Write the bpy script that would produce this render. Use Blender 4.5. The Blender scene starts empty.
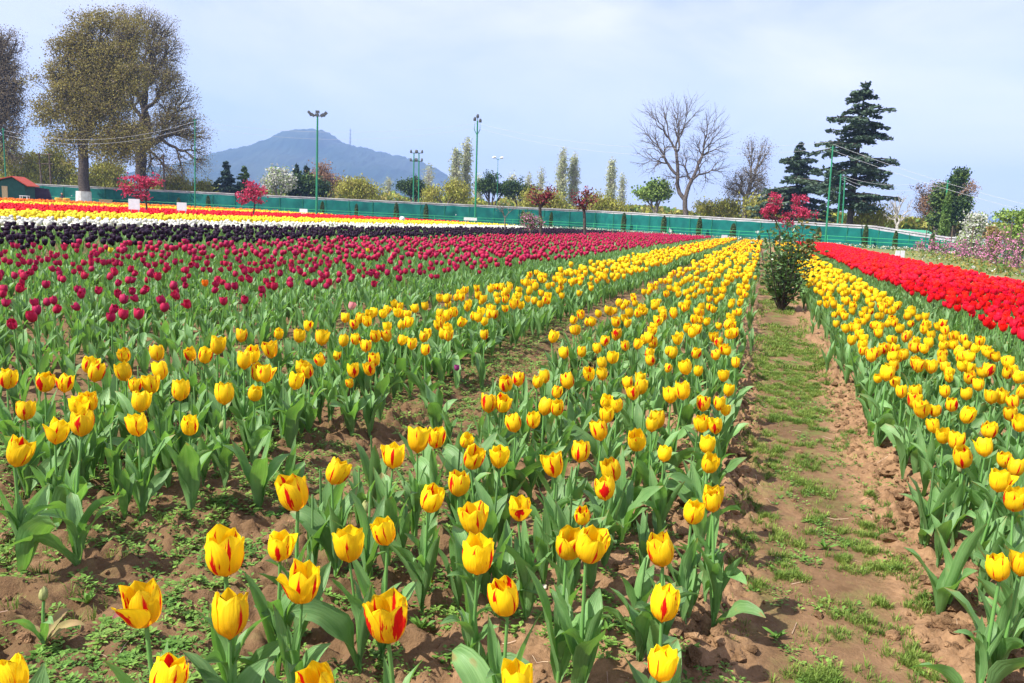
import bpy, math, random
import numpy as np
from mathutils import Vector, Matrix, Euler
random.seed(7); rng = np.random.default_rng(7)
R = math.radians
SC = bpy.context.scene

# ------------------------------------------------------------------ camera
CAM_H = 1.1; FPX = 800.0; YAW = R(16.983); PITCH = math.atan(124 / 800.0); ROLL = R(2.8)
fw = np.array([-math.sin(YAW) * math.cos(PITCH), math.cos(YAW) * math.cos(PITCH), -math.sin(PITCH)])
_r0 = np.array([math.cos(YAW), math.sin(YAW), 0.0]); _u0 = np.cross(_r0, fw)
cr = math.cos(ROLL) * _r0 + math.sin(ROLL) * _u0
cu = -math.sin(ROLL) * _r0 + math.cos(ROLL) * _u0
EYE = np.array([0.0, 0.0, CAM_H])
cam_d = bpy.data.cameras.new("camera"); cam = bpy.data.objects.new("camera", cam_d)
SC.collection.objects.link(cam); SC.camera = cam
cam_d.sensor_width = 36.0; cam_d.lens = FPX / 1024 * 36.0; cam_d.clip_start = 0.05; cam_d.clip_end = 30000
M4 = Matrix(((cr[0], cu[0], -fw[0], EYE[0]), (cr[1], cu[1], -fw[1], EYE[1]), (cr[2], cu[2], -fw[2], EYE[2]), (0, 0, 0, 1)))
cam.matrix_world = M4

# ------------------------------------------------------------------ sky, sun, exposure
SUN_EL = R(50); SUN_AZ = R(229)     # clockwise from +Y: behind the camera, to its left
w = bpy.data.worlds.new("World"); SC.world = w; w.use_nodes = True
nt = w.node_tree; nt.nodes.clear()
N = nt.nodes.new; L = nt.links.new
sky = N("ShaderNodeTexSky"); sky.sky_type = 'NISHITA'; sky.sun_disc = False
sky.sun_elevation = SUN_EL; sky.sun_rotation = SUN_AZ; sky.altitude = 1500
sky.air_density = 1.0; sky.dust_density = 1.6; sky.ozone_density = 2.0
tc = N("ShaderNodeTexCoord"); mp = N("ShaderNodeMapping"); mp.inputs['Scale'].default_value = (1.0, 1.0, 3.2)
mp.inputs['Rotation'].default_value = (0.25, 0.35, 0.6)
ns = N("ShaderNodeTexNoise"); ns.inputs['Scale'].default_value = 1.9; ns.inputs['Detail'].default_value = 6; ns.inputs['Roughness'].default_value = 0.55; ns.inputs['Distortion'].default_value = 0.6
rp = N("ShaderNodeValToRGB"); rp.color_ramp.elements[0].position = 0.38; rp.color_ramp.elements[1].position = 0.78
rp.color_ramp.elements[0].color = (0.34, 0.34, 0.34, 1); rp.color_ramp.elements[1].color = (0.85, 0.85, 0.85, 1)
mx = N("ShaderNodeMixRGB"); mx.inputs[2].default_value = (8.1, 7.7, 9.6, 1)
bg = N("ShaderNodeBackground"); bg.inputs['Strength'].default_value = 0.095; wo = N("ShaderNodeOutputWorld")
L(tc.outputs['Generated'], mp.inputs['Vector']); L(mp.outputs[0], ns.inputs['Vector']); L(ns.outputs['Fac'], rp.inputs[0])
L(rp.outputs[0], mx.inputs[0]); L(sky.outputs[0], mx.inputs[1]); L(mx.outputs[0], bg.inputs['Color']); L(bg.outputs[0], wo.inputs[0])
sd = bpy.data.lights.new("sun", 'SUN'); sd.energy = 5.0; sd.angle = R(0.53); sd.color = (1.0, 0.955, 0.88)
so = bpy.data.objects.new("sun", sd); SC.collection.objects.link(so)
sdir = Vector((math.sin(SUN_AZ) * math.cos(SUN_EL), math.cos(SUN_AZ) * math.cos(SUN_EL), math.sin(SUN_EL)))
so.rotation_euler = (-sdir).to_track_quat('-Z', 'Y').to_euler(); so.location = (0, 0, 50)
vs = SC.view_settings; vs.view_transform = 'Standard'; vs.look = 'None'; vs.gamma = 1.0; vs.use_curve_mapping = False
vs.exposure = 0.95
SC.render.engine = 'CYCLES'
try:
    SC.cycles.max_bounces = 6; SC.cycles.diffuse_bounces = 3; SC.cycles.transmission_bounces = 3
    SC.cycles.transparent_max_bounces = 4; SC.cycles.volume_bounces = 0; SC.cycles.use_denoising = True
    SC.cycles.sample_clamp_indirect = 4
except Exception:
    pass

# ------------------------------------------------------------------ helpers
def at(px, py, D):
    """point seen at pixel (px, py) at camera depth D metres"""
    return EYE + D * (fw + (px - 512) / FPX * cr - (py - 341.5) / FPX * cu)

def on_plane(px, py, z):
    d = fw + (px - 512) / FPX * cr - (py - 341.5) / FPX * cu
    t = (z - CAM_H) / d[2]
    return EYE + d * t

def base_at(px, D, z=0.0):
    v = fw + (px - 512) / FPX * cr
    b = (CAM_H - z + D * v[2]) / (D * cu[2])
    return EYE + D * (v - b * cu)

def depth_of(p):
    return float(np.dot(np.asarray(p) - EYE, fw))

def hsh(a, b, s=0):
    a = np.asarray(a, dtype=np.int64); b = np.asarray(b, dtype=np.int64)
    h = (a * 374761393 + b * 668265263 + s * 974711) & 0xffffffff
    h = ((h ^ (h >> 13)) * 1274126177) & 0xffffffff
    return ((h ^ (h >> 16)) & 0xffff) / 65535.0

def vnoise(x, y, s=0):
    xi = np.floor(x).astype(np.int64); yi = np.floor(y).astype(np.int64)
    fx = x - xi; fy = y - yi; fx = fx * fx * (3 - 2 * fx); fy = fy * fy * (3 - 2 * fy)
    a = hsh(xi, yi, s); b = hsh(xi + 1, yi, s); c = hsh(xi, yi + 1, s); d = hsh(xi + 1, yi + 1, s)
    return (a * (1 - fx) + b * fx) * (1 - fy) + (c * (1 - fx) + d * fx) * fy

def worley(x, y, s=0):
    xi = np.floor(x).astype(np.int64); yi = np.floor(y).astype(np.int64)
    best = np.full(np.shape(x), 9.0)
    for i in (-1, 0, 1):
        for j in (-1, 0, 1):
            cx = xi + i + hsh(xi + i, yi + j, s); cy = yi + j + hsh(xi + i, yi + j, s + 5)
            best = np.minimum(best, (cx - x) ** 2 + (cy - y) ** 2)
    return np.sqrt(best)

def sstep(a, b, x):
    t = np.clip((x - a) / (b - a), 0, 1)
    return t * t * (3 - 2 * t)

def ground_base(x, y):
    """bed ridges, furrows and the sunken grassy path"""
    x = np.asarray(x, float); y = np.asarray(y, float)
    wob = (vnoise(y * 0.8, x * 0 + 3.3, 9) - .5) * 0.07
    xx = x + wob
    path = sstep(-0.18, 0.06, xx) * (1 - sstep(0.56, 0.80, xx))
    fur1 = sstep(-1.78, -1.66, xx) * (1 - sstep(-1.60, -1.46, xx))
    fur2 = sstep(-3.35, -3.2, xx) * (1 - sstep(-3.1, -2.95, xx))
    fur3 = sstep(1.5, 1.62, xx) * (1 - sstep(1.8, 1.95, xx))
    z = -0.05 * path - 0.035 * fur1 - 0.03 * fur2 - 0.05 * fur3
    z = z + (vnoise(x * 1.3, y * 1.3, 4) - .5) * 0.03
    return z

def ground_h(x, y):
    x = np.asarray(x, float); y = np.asarray(y, float)
    z = ground_base(x, y)
    near = 1 - sstep(10, 16, y)
    path = sstep(0.02, 0.15, x) * (1 - sstep(0.42, 0.60, x))
    patch = sstep(0.35, 0.65, vnoise(x * 2.3, y * 2.3, 44))
    rough = near * (1 - 0.86 * path) * (0.55 + 0.6 * patch)
    edge = np.exp(-((x + 0.12) / 0.13) ** 2) + np.exp(-((x - 0.66) / 0.12) ** 2)
    rough = rough * (1 + 0.5 * edge)
    n = (vnoise(x * 14, y * 14, 1) - .5) * 0.030 + (vnoise(x * 31, y * 31, 2) - .5) * 0.024 + (vnoise(x * 70, y * 70, 3) - .5) * 0.012
    wl = worley(x * 17 + vnoise(x * 9, y * 9, 8), y * 17 + vnoise(x * 9, y * 9, 11), 21)
    n = n + (0.55 - np.minimum(wl, 0.75)) * 0.050
    wl2 = worley(x * 42, y * 42, 31)
    n = n + (0.5 - np.minimum(wl2, 0.7)) * 0.018
    return z + n * rough

def link(o, parent=None):
    SC.collection.objects.link(o)
    if parent is not None:
        o.parent = parent
    return o

def tag(o, label=None, cat=None, group=None, kind=None):
    if label: o['label'] = label
    if cat: o['category'] = cat
    if group: o['group'] = group
    if kind: o['kind'] = kind
    return o

def empty(name, loc=(0, 0, 0), rz=0.0):
    o = bpy.data.objects.new(name, None); o.empty_display_size = 0.1
    o.location = tuple(float(c) for c in loc); o.rotation_euler = (0, 0, rz)
    return link(o)

def mk_mesh(name, V, F, mats, mi=None, uv=None, smooth=True):
    """V n x 3; F list of index arrays (each m x k); mi list of material indices per F block or arrays; uv n x 2 per vertex"""
    V = np.asarray(V, dtype=np.float32)
    me = bpy.data.meshes.new(name)
    me.vertices.add(len(V)); me.vertices.foreach_set('co', V.ravel())
    loops = np.concatenate([np.asarray(f).ravel() for f in F]).astype(np.int32)
    tot = np.concatenate([np.full(len(f), np.asarray(f).shape[1]) for f in F]).astype(np.int32)
    st = np.concatenate(([0], np.cumsum(tot)[:-1])).astype(np.int32)
    me.loops.add(len(loops)); me.loops.foreach_set('vertex_index', loops)
    me.polygons.add(len(tot)); me.polygons.foreach_set('loop_start', st); me.polygons.foreach_set('loop_total', tot)
    if mi is not None:
        m = np.concatenate([np.full(len(f), i) if np.isscalar(i) else np.asarray(i) for f, i in zip(F, mi)]).astype(np.int32)
        me.polygons.foreach_set('material_index', m)
    me.polygons.foreach_set('use_smooth', np.full(len(tot), bool(smooth)))
    for m in (mats if isinstance(mats, (list, tuple)) else [mats]):
        me.materials.append(m)
    if uv is not None:
        ul = me.uv_layers.new(name="UVMap"); ul.data.foreach_set('uv', np.asarray(uv, dtype=np.float32)[loops].ravel())
    me.update(calc_edges=True)
    return me

def obj(name, me, parent=None, loc=None):
    o = bpy.data.objects.new(name, me)
    if loc is not None: o.location = tuple(float(c) for c in loc)
    return link(o, parent)

class MB:
    """collects boxes, tubes, lathes into one mesh"""
    def __init__(s): s.V = []; s.Q = []; s.T = []; s.n = 0
    def add(s, V, Q=(), T=()):
        V = np.asarray(V, float).reshape(-1, 3)
        s.V.append(V)
        if len(Q): s.Q.append(np.asarray(Q) + s.n)
        if len(T): s.T.append(np.asarray(T) + s.n)
        s.n += len(V)
    def box(s, c, d, rz=0.0, ax=None):
        x, y, z = d[0] / 2, d[1] / 2, d[2] / 2
        V = np.array([[-x, -y, -z], [x, -y, -z], [x, y, -z], [-x, y, -z], [-x, -y, z], [x, -y, z], [x, y, z], [-x, y, z]])
        if ax is None:
            ca, sa = math.cos(rz), math.sin(rz); A = np.array([[ca, sa, 0], [-sa, ca, 0], [0, 0, 1]])
        else: A = np.asarray(ax)
        s.add(V @ A + np.asarray(c), [[0, 3, 2, 1], [4, 5, 6, 7], [0, 1, 5, 4], [1, 2, 6, 5], [2, 3, 7, 6], [3, 0, 4, 7]])
    def tube(s, P, rad, k=6, cap=True):
        P = np.asarray(P, float); n = len(P); rad = np.full(n, rad) if np.isscalar(rad) else np.asarray(rad, float)
        d = np.gradient(P, axis=0); d /= np.linalg.norm(d, axis=1)[:, None] + 1e-9
        ref = np.array([0, 0, 1.0]) if abs(d[0][2]) < 0.9 else np.array([1.0, 0, 0])
        a = np.cross(d, ref); a /= np.linalg.norm(a, axis=1)[:, None] + 1e-9; b = np.cross(d, a)
        th = np.arange(k) * 2 * math.pi / k
        V = P[:, None, :] + rad[:, None, None] * (np.cos(th)[None, :, None] * a[:, None, :] + np.sin(th)[None, :, None] * b[:, None, :])
        i = np.arange(n - 1)[:, None] * k; j = np.arange(k)[None, :]; j2 = (j + 1) % k
        Q = np.stack([i + j, i + j2, i + k + j2, i + k + j], -1).reshape(-1, 4)
        V = V.reshape(-1, 3)
        T = []
        if cap:
            V = np.vstack([V, P[0], P[-1]]); c0 = n * k
            T = [[c0, (q + 1) % k, q] for q in range(k)] + [[c0 + 1, (n - 1) * k + q, (n - 1) * k + (q + 1) % k] for q in range(k)]
        s.add(V, Q, T)
    def mesh(s, name, m, smooth=False):
        F = []
        if s.Q: F.append(np.concatenate(s.Q))
        if s.T: F.append(np.concatenate(s.T))
        return mk_mesh(name, np.concatenate(s.V), F, m, smooth=smooth)
    def build(s, name, m, parent=None, smooth=False, loc=None):
        return obj(name, s.mesh(name, m, smooth), parent, loc)

def quads_at(C, size, stretch=1.0, up=None, flat=0.0, r=None):
    """random oriented leaf quads (diamond-ish) about centres C"""
    r = r or rng; n = len(C); size = np.broadcast_to(size, (n,))
    a = r.normal(size=(n, 3)); a /= np.linalg.norm(a, axis=1)[:, None]
    b = r.normal(size=(n, 3))
    if flat > 0:
        a[:, 2] *= (1 - flat); b[:, 2] *= (1 - flat); a /= np.linalg.norm(a, axis=1)[:, None]
    if up is not None:
        a = a * (1 - up[1]) + np.asarray(up[0]) * up[1]; a /= np.linalg.norm(a, axis=1)[:, None]
    b -= (a * b).sum(1)[:, None] * a; b /= np.linalg.norm(b, axis=1)[:, None] + 1e-9
    s = size[:, None] * 0.5
    V = np.stack([C - a * s * stretch, C + b * s * 0.8 - a * s * .15, C + a * s * stretch, C - b * s * 0.8 - a * s * .15], 1).reshape(-1, 3)
    Q = np.arange(4 * n).reshape(-1, 4)
    return V, Q

# ------------------------------------------------------------------ materials
def mat(name, col, rough=0.7, col2=None, scale=5.0, spec=0.3, trans=0.0, bump=0.0, bscale=None, coords='Object', detail=4, vary=0.0, tcol=None):
    m = bpy.data.materials.new(name); m.use_nodes = True; t = m.node_tree; b = t.nodes['Principled BSDF']; o = t.nodes['Material Output']
    b.inputs['Roughness'].default_value = rough; b.inputs['Specular IOR Level'].default_value = spec
    b.inputs['Base Color'].default_value = (*col, 1)
    csock = None; tcn = t.nodes.new('ShaderNodeTexCoord')
    if col2 is not None:
        n = t.nodes.new('ShaderNodeTexNoise'); n.inputs['Scale'].default_value = scale; n.inputs['Detail'].default_value = detail
        t.links.new(tcn.outputs[coords], n.inputs['Vector'])
        r = t.nodes.new('ShaderNodeValToRGB'); r.color_ramp.elements[0].position = 0.35; r.color_ramp.elements[1].position = 0.65
        r.color_ramp.elements[0].color = (*col, 1); r.color_ramp.elements[1].color = (*col2, 1)
        t.links.new(n.outputs['Fac'], r.inputs[0]); csock = r.outputs[0]
    if vary > 0:   # per face-island random
        g = t.nodes.new('ShaderNodeNewGeometry'); h = t.nodes.new('ShaderNodeHueSaturation')
        if csock: t.links.new(csock, h.inputs['Color'])
        else: h.inputs['Color'].default_value = (*col, 1)
        mr = t.nodes.new('ShaderNodeMapRange'); mr.inputs['To Min'].default_value = 1 - vary; mr.inputs['To Max'].default_value = 1 + vary
        t.links.new(g.outputs['Random Per Island'], mr.inputs['Value']); t.links.new(mr.outputs[0], h.inputs['Value'])
        csock = h.outputs[0]
    if csock: t.links.new(csock, b.inputs['Base Color'])
    if bump > 0:
        n2 = t.nodes.new('ShaderNodeTexNoise'); n2.inputs['Scale'].default_value = bscale or scale * 4; n2.inputs['Detail'].default_value = 5
        t.links.new(tcn.outputs[coords], n2.inputs['Vector'])
        bp = t.nodes.new('ShaderNodeBump'); bp.inputs['Strength'].default_value = bump; bp.inputs['Distance'].default_value = 0.02
        t.links.new(n2.outputs['Fac'], bp.inputs['Height']); t.links.new(bp.outputs[0], b.inputs['Normal'])
    if trans > 0:
        tr = t.nodes.new('ShaderNodeBsdfTranslucent'); ms = t.nodes.new('ShaderNodeMixShader'); ms.inputs[0].default_value = trans
        if tcol is not None: tr.inputs['Color'].default_value = (*tcol, 1)
        elif csock: t.links.new(csock, tr.inputs['Color'])
        else: tr.inputs['Color'].default_value = (*col, 1)
        t.links.new(b.outputs[0], ms.inputs[1]); t.links.new(tr.outputs[0], ms.inputs[2]); t.links.new(ms.outputs[0], o.inputs['Surface'])
    return m

def nd(t, typ, **k):
    n = t.nodes.new(typ)
    for a, v in k.items():
        if a.startswith('i_'):
            n.inputs[int(a[2:])].default_value = v
        else:
            setattr(n, a, v)
    return n

def mth(t, op, a, b=None, c=None, clamp=False):
    n = t.nodes.new('ShaderNodeMath'); n.operation = op; n.use_clamp = clamp
    for i, v in enumerate((a, b, c)):
        if v is None: continue
        if isinstance(v, (int, float)): n.inputs[i].default_value = v
        else: t.links.new(v, n.inputs[i])
    return n.outputs[0]

def petal_mat(name, base, tip, flame=None, trans=0.38, rough=0.5):
    """petal colour by its own length (uv.y) and width (uv.x mod 2); ragged red flames down the middle of a petal"""
    m = bpy.data.materials.new(name); m.use_nodes = True; t = m.node_tree; b = t.nodes['Principled BSDF']; o = t.nodes['Material Output']
    uv = nd(t, 'ShaderNodeUVMap'); uv.uv_map = "UVMap"; sp = nd(t, 'ShaderNodeSeparateXYZ'); t.links.new(uv.outputs[0], sp.inputs[0])
    X, Y = sp.outputs[0], sp.outputs[1]
    u = mth(t, 'MODULO', X, 2.0); cell = mth(t, 'FLOOR', mth(t, 'DIVIDE', X, 2.0)); plant = mth(t, 'FLOOR', mth(t, 'DIVIDE', X, 12.0))
    oi = nd(t, 'ShaderNodeObjectInfo'); rnd = oi.outputs['Random']
    wn = nd(t, 'ShaderNodeTexWhiteNoise'); wn.noise_dimensions = '2D'; cb = nd(t, 'ShaderNodeCombineXYZ')
    t.links.new(plant, cb.inputs[0]); t.links.new(mth(t, 'MULTIPLY', rnd, 91.7), cb.inputs[1]); t.links.new(cb.outputs[0], wn.inputs['Vector'])
    ramp = nd(t, 'ShaderNodeValToRGB'); ramp.color_ramp.elements[0].color = (*base, 1); ramp.color_ramp.elements[1].color = (*tip, 1)
    ramp.color_ramp.elements[0].position = 0.05; ramp.color_ramp.elements[1].position = 0.6
    t.links.new(Y, ramp.inputs[0]); col = ramp.outputs[0]
    hs = nd(t, 'ShaderNodeHueSaturation'); t.links.new(col, hs.inputs['Color'])
    
    t.links.new(mth(t, 'MULTIPLY_ADD', wn.outputs['Value'], 0.012, 0.494), hs.inputs['Hue']); col = hs.outputs[0]
    # fine streaks along the petal
    cs = nd(t, 'ShaderNodeCombineXYZ'); t.links.new(mth(t, 'MULTIPLY', X, 16.0), cs.inputs[0]); t.links.new(mth(t, 'MULTIPLY', Y, 1.6), cs.inputs[1]); t.links.new(mth(t, 'MULTIPLY', rnd, 50.0), cs.inputs[2])
    n1 = nd(t, 'ShaderNodeTexNoise'); n1.inputs['Scale'].default_value = 1.0; n1.inputs['Detail'].default_value = 2; t.links.new(cs.outputs[0], n1.inputs['Vector'])
    t.links.new(mth(t, 'ADD', mth(t, 'MULTIPLY_ADD', wn.outputs['Value'], 0.26, 0.70), mth(t, 'MULTIPLY', n1.outputs['Fac'], 0.34)), hs.inputs['Value'])
    if flame is not None:
        w2 = nd(t, 'ShaderNodeTexWhiteNoise'); w2.noise_dimensions = '2D'; c2 = nd(t, 'ShaderNodeCombineXYZ')
        t.links.new(cell, c2.inputs[0]); t.links.new(mth(t, 'MULTIPLY', rnd, 37.3), c2.inputs[1]); t.links.new(c2.outputs[0], w2.inputs['Vector'])
        at_ = nd(t, 'ShaderNodeAttribute'); at_.attribute_type = 'OBJECT'; at_.attribute_name = 'flame'
        has = mth(t, 'GREATER_THAN', at_.outputs['Fac'], 0.001)
        rs = mth(t, 'POWER', wn.outputs['Value'], 1.3)
        st = mth(t, 'ADD', mth(t, 'MULTIPLY', at_.outputs['Fac'], has), mth(t, 'MULTIPLY', rs, mth(t, 'SUBTRACT', 1.0, has)))
        # distorted distance from midrib
        cn = nd(t, 'ShaderNodeCombineXYZ'); t.links.new(mth(t, 'MULTIPLY', X, 11.0), cn.inputs[0]); t.links.new(mth(t, 'MULTIPLY', Y, 2.2), cn.inputs[1]); t.links.new(mth(t, 'MULTIPLY', rnd, 70.0), cn.inputs[2])
        n2 = nd(t, 'ShaderNodeTexNoise'); n2.inputs['Scale'].default_value = 1.0; n2.inputs['Detail'].default_value = 3; t.links.new(cn.outputs[0], n2.inputs['Vector'])
        d = mth(t, 'ABSOLUTE', mth(t, 'SUBTRACT', mth(t, 'ADD', u, mth(t, 'MULTIPLY_ADD', w2.outputs['Value'], 0.26, -0.13)), 0.5))
        vv = mth(t, 'SUBTRACT', 1.0, mth(t, 'MULTIPLY', mth(t, 'ABSOLUTE', mth(t, 'SUBTRACT', Y, mth(t, 'MULTIPLY_ADD', w2.outputs['Value'], 0.35, 0.35))), 1.9), clamp=True)
        wd = mth(t, 'MULTIPLY', vv, mth(t, 'MULTIPLY', mth(t, 'MULTIPLY_ADD', st, 0.20, 0.06), mth(t, 'MULTIPLY_ADD', mth(t, 'POWER', mth(t, 'FRACT', mth(t, 'MULTIPLY', w2.outputs['Value'], 7.13)), 1.1), 1.1, 0.22)))
        e = mth(t, 'SUBTRACT', mth(t, 'MULTIPLY', wd, mth(t, 'MULTIPLY_ADD', n2.outputs['Fac'], 3.6, -0.75)), mth(t, 'MULTIPLY', d, mth(t, 'MULTIPLY_ADD', n1.outputs['Fac'], 2.0, 0.2)))
        f1 = mth(t, 'MULTIPLY', e, 26.0, clamp=True)
        # stray flecks
        fl = mth(t, 'MULTIPLY', mth(t, 'SUBTRACT', mth(t, 'ADD', n1.outputs['Fac'], mth(t, 'MULTIPLY', st, 0.06)), 0.71), 18.0, clamp=True)
        f = mth(t, 'MAXIMUM', f1, mth(t, 'MULTIPLY', fl, 0.8))
        mc = nd(t, 'ShaderNodeMixRGB'); t.links.new(f, mc.inputs[0]); t.links.new(col, mc.inputs[1]); mc.inputs[2].default_value = (*flame, 1); col = mc.outputs[0]
    else:
        mc = nd(t, 'ShaderNodeMixRGB', blend_type='MULTIPLY'); mc.inputs[0].default_value = 0.35; t.links.new(col, mc.inputs[1]); t.links.new(n1.outputs['Fac'], mc.inputs[2])
        h2 = nd(t, 'ShaderNodeHueSaturation'); h2.inputs['Value'].default_value = 1.2; t.links.new(mc.outputs[0], h2.inputs['Color']); col = h2.outputs[0]
    t.links.new(col, b.inputs['Base Color']); b.inputs['Roughness'].default_value = rough; b.inputs['Specular IOR Level'].default_value = 0.13 if base[0] > .05 else 0.08
    bp = nd(t, 'ShaderNodeBump'); bp.inputs['Strength'].default_value = 0.5; bp.inputs['Distance'].default_value = 0.003
    t.links.new(n1.outputs['Fac'], bp.inputs['Height']); t.links.new(bp.outputs[0], b.inputs['Normal'])
    tr = nd(t, 'ShaderNodeBsdfTranslucent'); ms = nd(t, 'ShaderNodeMixShader'); ms.inputs[0].default_value = trans
    t.links.new(col, tr.inputs['Color']); t.links.new(b.outputs[0], ms.inputs[1]); t.links.new(tr.outputs[0], ms.inputs[2]); t.links.new(ms.outputs[0], o.inputs['Surface'])
    return m

def leaf_mat(name, c1, c2, dry=(0.30, 0.20, 0.07), trans=0.32, sheen=0.46):
    """uv.x across, uv.y along: parallel veins, paler rib, browned patches"""
    m = bpy.data.materials.new(name); m.use_nodes = True; t = m.node_tree; b = t.nodes['Principled BSDF']; o = t.nodes['Material Output']
    uv = nd(t, 'ShaderNodeUVMap'); uv.uv_map = "UVMap"; sp = nd(t, 'ShaderNodeSeparateXYZ'); t.links.new(uv.outputs[0], sp.inputs[0]); X, Y = sp.outputs[0], sp.outputs[1]
    oi = nd(t, 'ShaderNodeObjectInfo'); rnd = oi.outputs['Random']
    cs = nd(t, 'ShaderNodeCombineXYZ'); t.links.new(mth(t, 'MULTIPLY', X, 14.0), cs.inputs[0]); t.links.new(mth(t, 'MULTIPLY', Y, 1.2), cs.inputs[1]); t.links.new(mth(t, 'MULTIPLY', rnd, 50.0), cs.inputs[2])
    n1 = nd(t, 'ShaderNodeTexNoise'); n1.inputs['Scale'].default_value = 1.0; n1.inputs['Detail'].default_value = 3; t.links.new(cs.outputs[0], n1.inputs['Vector'])
    c3 = nd(t, 'ShaderNodeCombineXYZ'); t.links.new(mth(t, 'MULTIPLY', X, 1.6), c3.inputs[0]); t.links.new(mth(t, 'MULTIPLY', Y, 3.0), c3.inputs[1]); t.links.new(mth(t, 'MULTIPLY', rnd, 90.0), c3.inputs[2])
    n3 = nd(t, 'ShaderNodeTexNoise'); n3.inputs['Scale'].default_value = 1.0; n3.inputs['Detail'].default_value = 4; t.links.new(c3.outputs[0], n3.inputs['Vector'])
    r = nd(t, 'ShaderNodeValToRGB'); r.color_ramp.elements[0].position = .3; r.color_ramp.elements[1].position = .7
    r.color_ramp.elements[0].color = (*c1, 1); r.color_ramp.elements[1].color = (*c2, 1)
    t.links.new(mth(t, 'ADD', mth(t, 'MULTIPLY', n1.outputs['Fac'], 0.4), mth(t, 'MULTIPLY', n3.outputs['Fac'], 0.6)), r.inputs[0])
    wn = nd(t, 'ShaderNodeTexWhiteNoise'); wn.noise_dimensions = '2D'; cb = nd(t, 'ShaderNodeCombineXYZ')
    t.links.new(mth(t, 'FLOOR', mth(t, 'DIVIDE', X, 2.0)), cb.inputs[0]); t.links.new(mth(t, 'MULTIPLY', rnd, 91.7), cb.inputs[1]); t.links.new(cb.outputs[0], wn.inputs['Vector'])
    hs = nd(t, 'ShaderNodeHueSaturation'); t.links.new(r.outputs[0], hs.inputs['Color']); t.links.new(mth(t, 'MULTIPLY_ADD', wn.outputs['Value'], 0.45, 0.78), hs.inputs['Value'])
    dm = mth(t, 'MULTIPLY', mth(t, 'SUBTRACT', mth(t, 'ADD', n3.outputs['Fac'], mth(t, 'MULTIPLY', mth(t, 'SUBTRACT', Y, .86, clamp=True), 1.6)), 0.665), 9.0, clamp=True)
    mc = nd(t, 'ShaderNodeMixRGB'); t.links.new(mth(t, 'MULTIPLY', dm, 0.75), mc.inputs[0]); t.links.new(hs.outputs[0], mc.inputs[1]); mc.inputs[2].default_value = (*dry, 1)
    t.links.new(mc.outputs[0], b.inputs['Base Color']); b.inputs['Roughness'].default_value = sheen; b.inputs['Specular IOR Level'].default_value = 0.35
    bp = nd(t, 'ShaderNodeBump'); bp.inputs['Strength'].default_value = 0.6; bp.inputs['Distance'].default_value = 0.004
    t.links.new(n1.outputs['Fac'], bp.inputs['Height']); t.links.new(bp.outputs[0], b.inputs['Normal'])
    tr = nd(t, 'ShaderNodeBsdfTranslucent'); ms = nd(t, 'ShaderNodeMixShader'); ms.inputs[0].default_value = trans
    hx = nd(t, 'ShaderNodeMixRGB', blend_type='MULTIPLY'); hx.inputs[0].default_value = 1.0; t.links.new(mc.outputs[0], hx.inputs[1]); hx.inputs[2].default_value = (1.3, 1.5, 0.5, 1)
    t.links.new(hx.outputs[0], tr.inputs['Color']); t.links.new(b.outputs[0], ms.inputs[1]); t.links.new(tr.outputs[0], ms.inputs[2]); t.links.new(ms.outputs[0], o.inputs['Surface'])
    return m

YEL = petal_mat("yellow_petal", (0.89, 0.46, 0.01), (0.95, 0.69, 0.012), flame=(0.66, 0.012, 0.008))
CRIM = petal_mat("crimson_petal", (0.33, 0.02, 0.045), (0.49, 0.02, 0.08), trans=0.25)
REDP = petal_mat("scarlet_petal", (0.72, 0.012, 0.02), (0.84, 0.008, 0.02), trans=0.3)
BLKP = petal_mat("black_petal", (0.014, 0.006, 0.016), (0.02, 0.008, 0.02), trans=0.05)
WHTP = petal_mat("white_petal", (0.70, 0.72, 0.45), (0.80, 0.80, 0.70), trans=0.3)
YELF = petal_mat("plain_yellow_petal", (0.80, 0.62, 0.03), (0.88, 0.72, 0.03), trans=0.3)
ORGP = petal_mat("orange_petal", (0.85, 0.25, 0.015), (0.9, 0.20, 0.01), trans=0.3)
PNKP = petal_mat("pink_white_petal", (0.75, 0.55, 0.45), (0.80, 0.30, 0.30), trans=0.3)
LEAF = leaf_mat("tulip_leaf", (0.09, 0.21, 0.055), (0.23, 0.39, 0.145))
STEM = mat("tulip_stem", (0.17, 0.36, 0.08), 0.5, (0.12, 0.28, 0.07), 12, trans=0.1)
BUD = mat("bud_green", (0.42, 0.42, 0.16), 0.55, (0.30, 0.34, 0.12), 30, trans=0.2)
DRY = mat("dry_leaf", (0.38, 0.25, 0.12), 0.8, (0.28, 0.26, 0.10), 20, trans=0.2)

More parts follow.
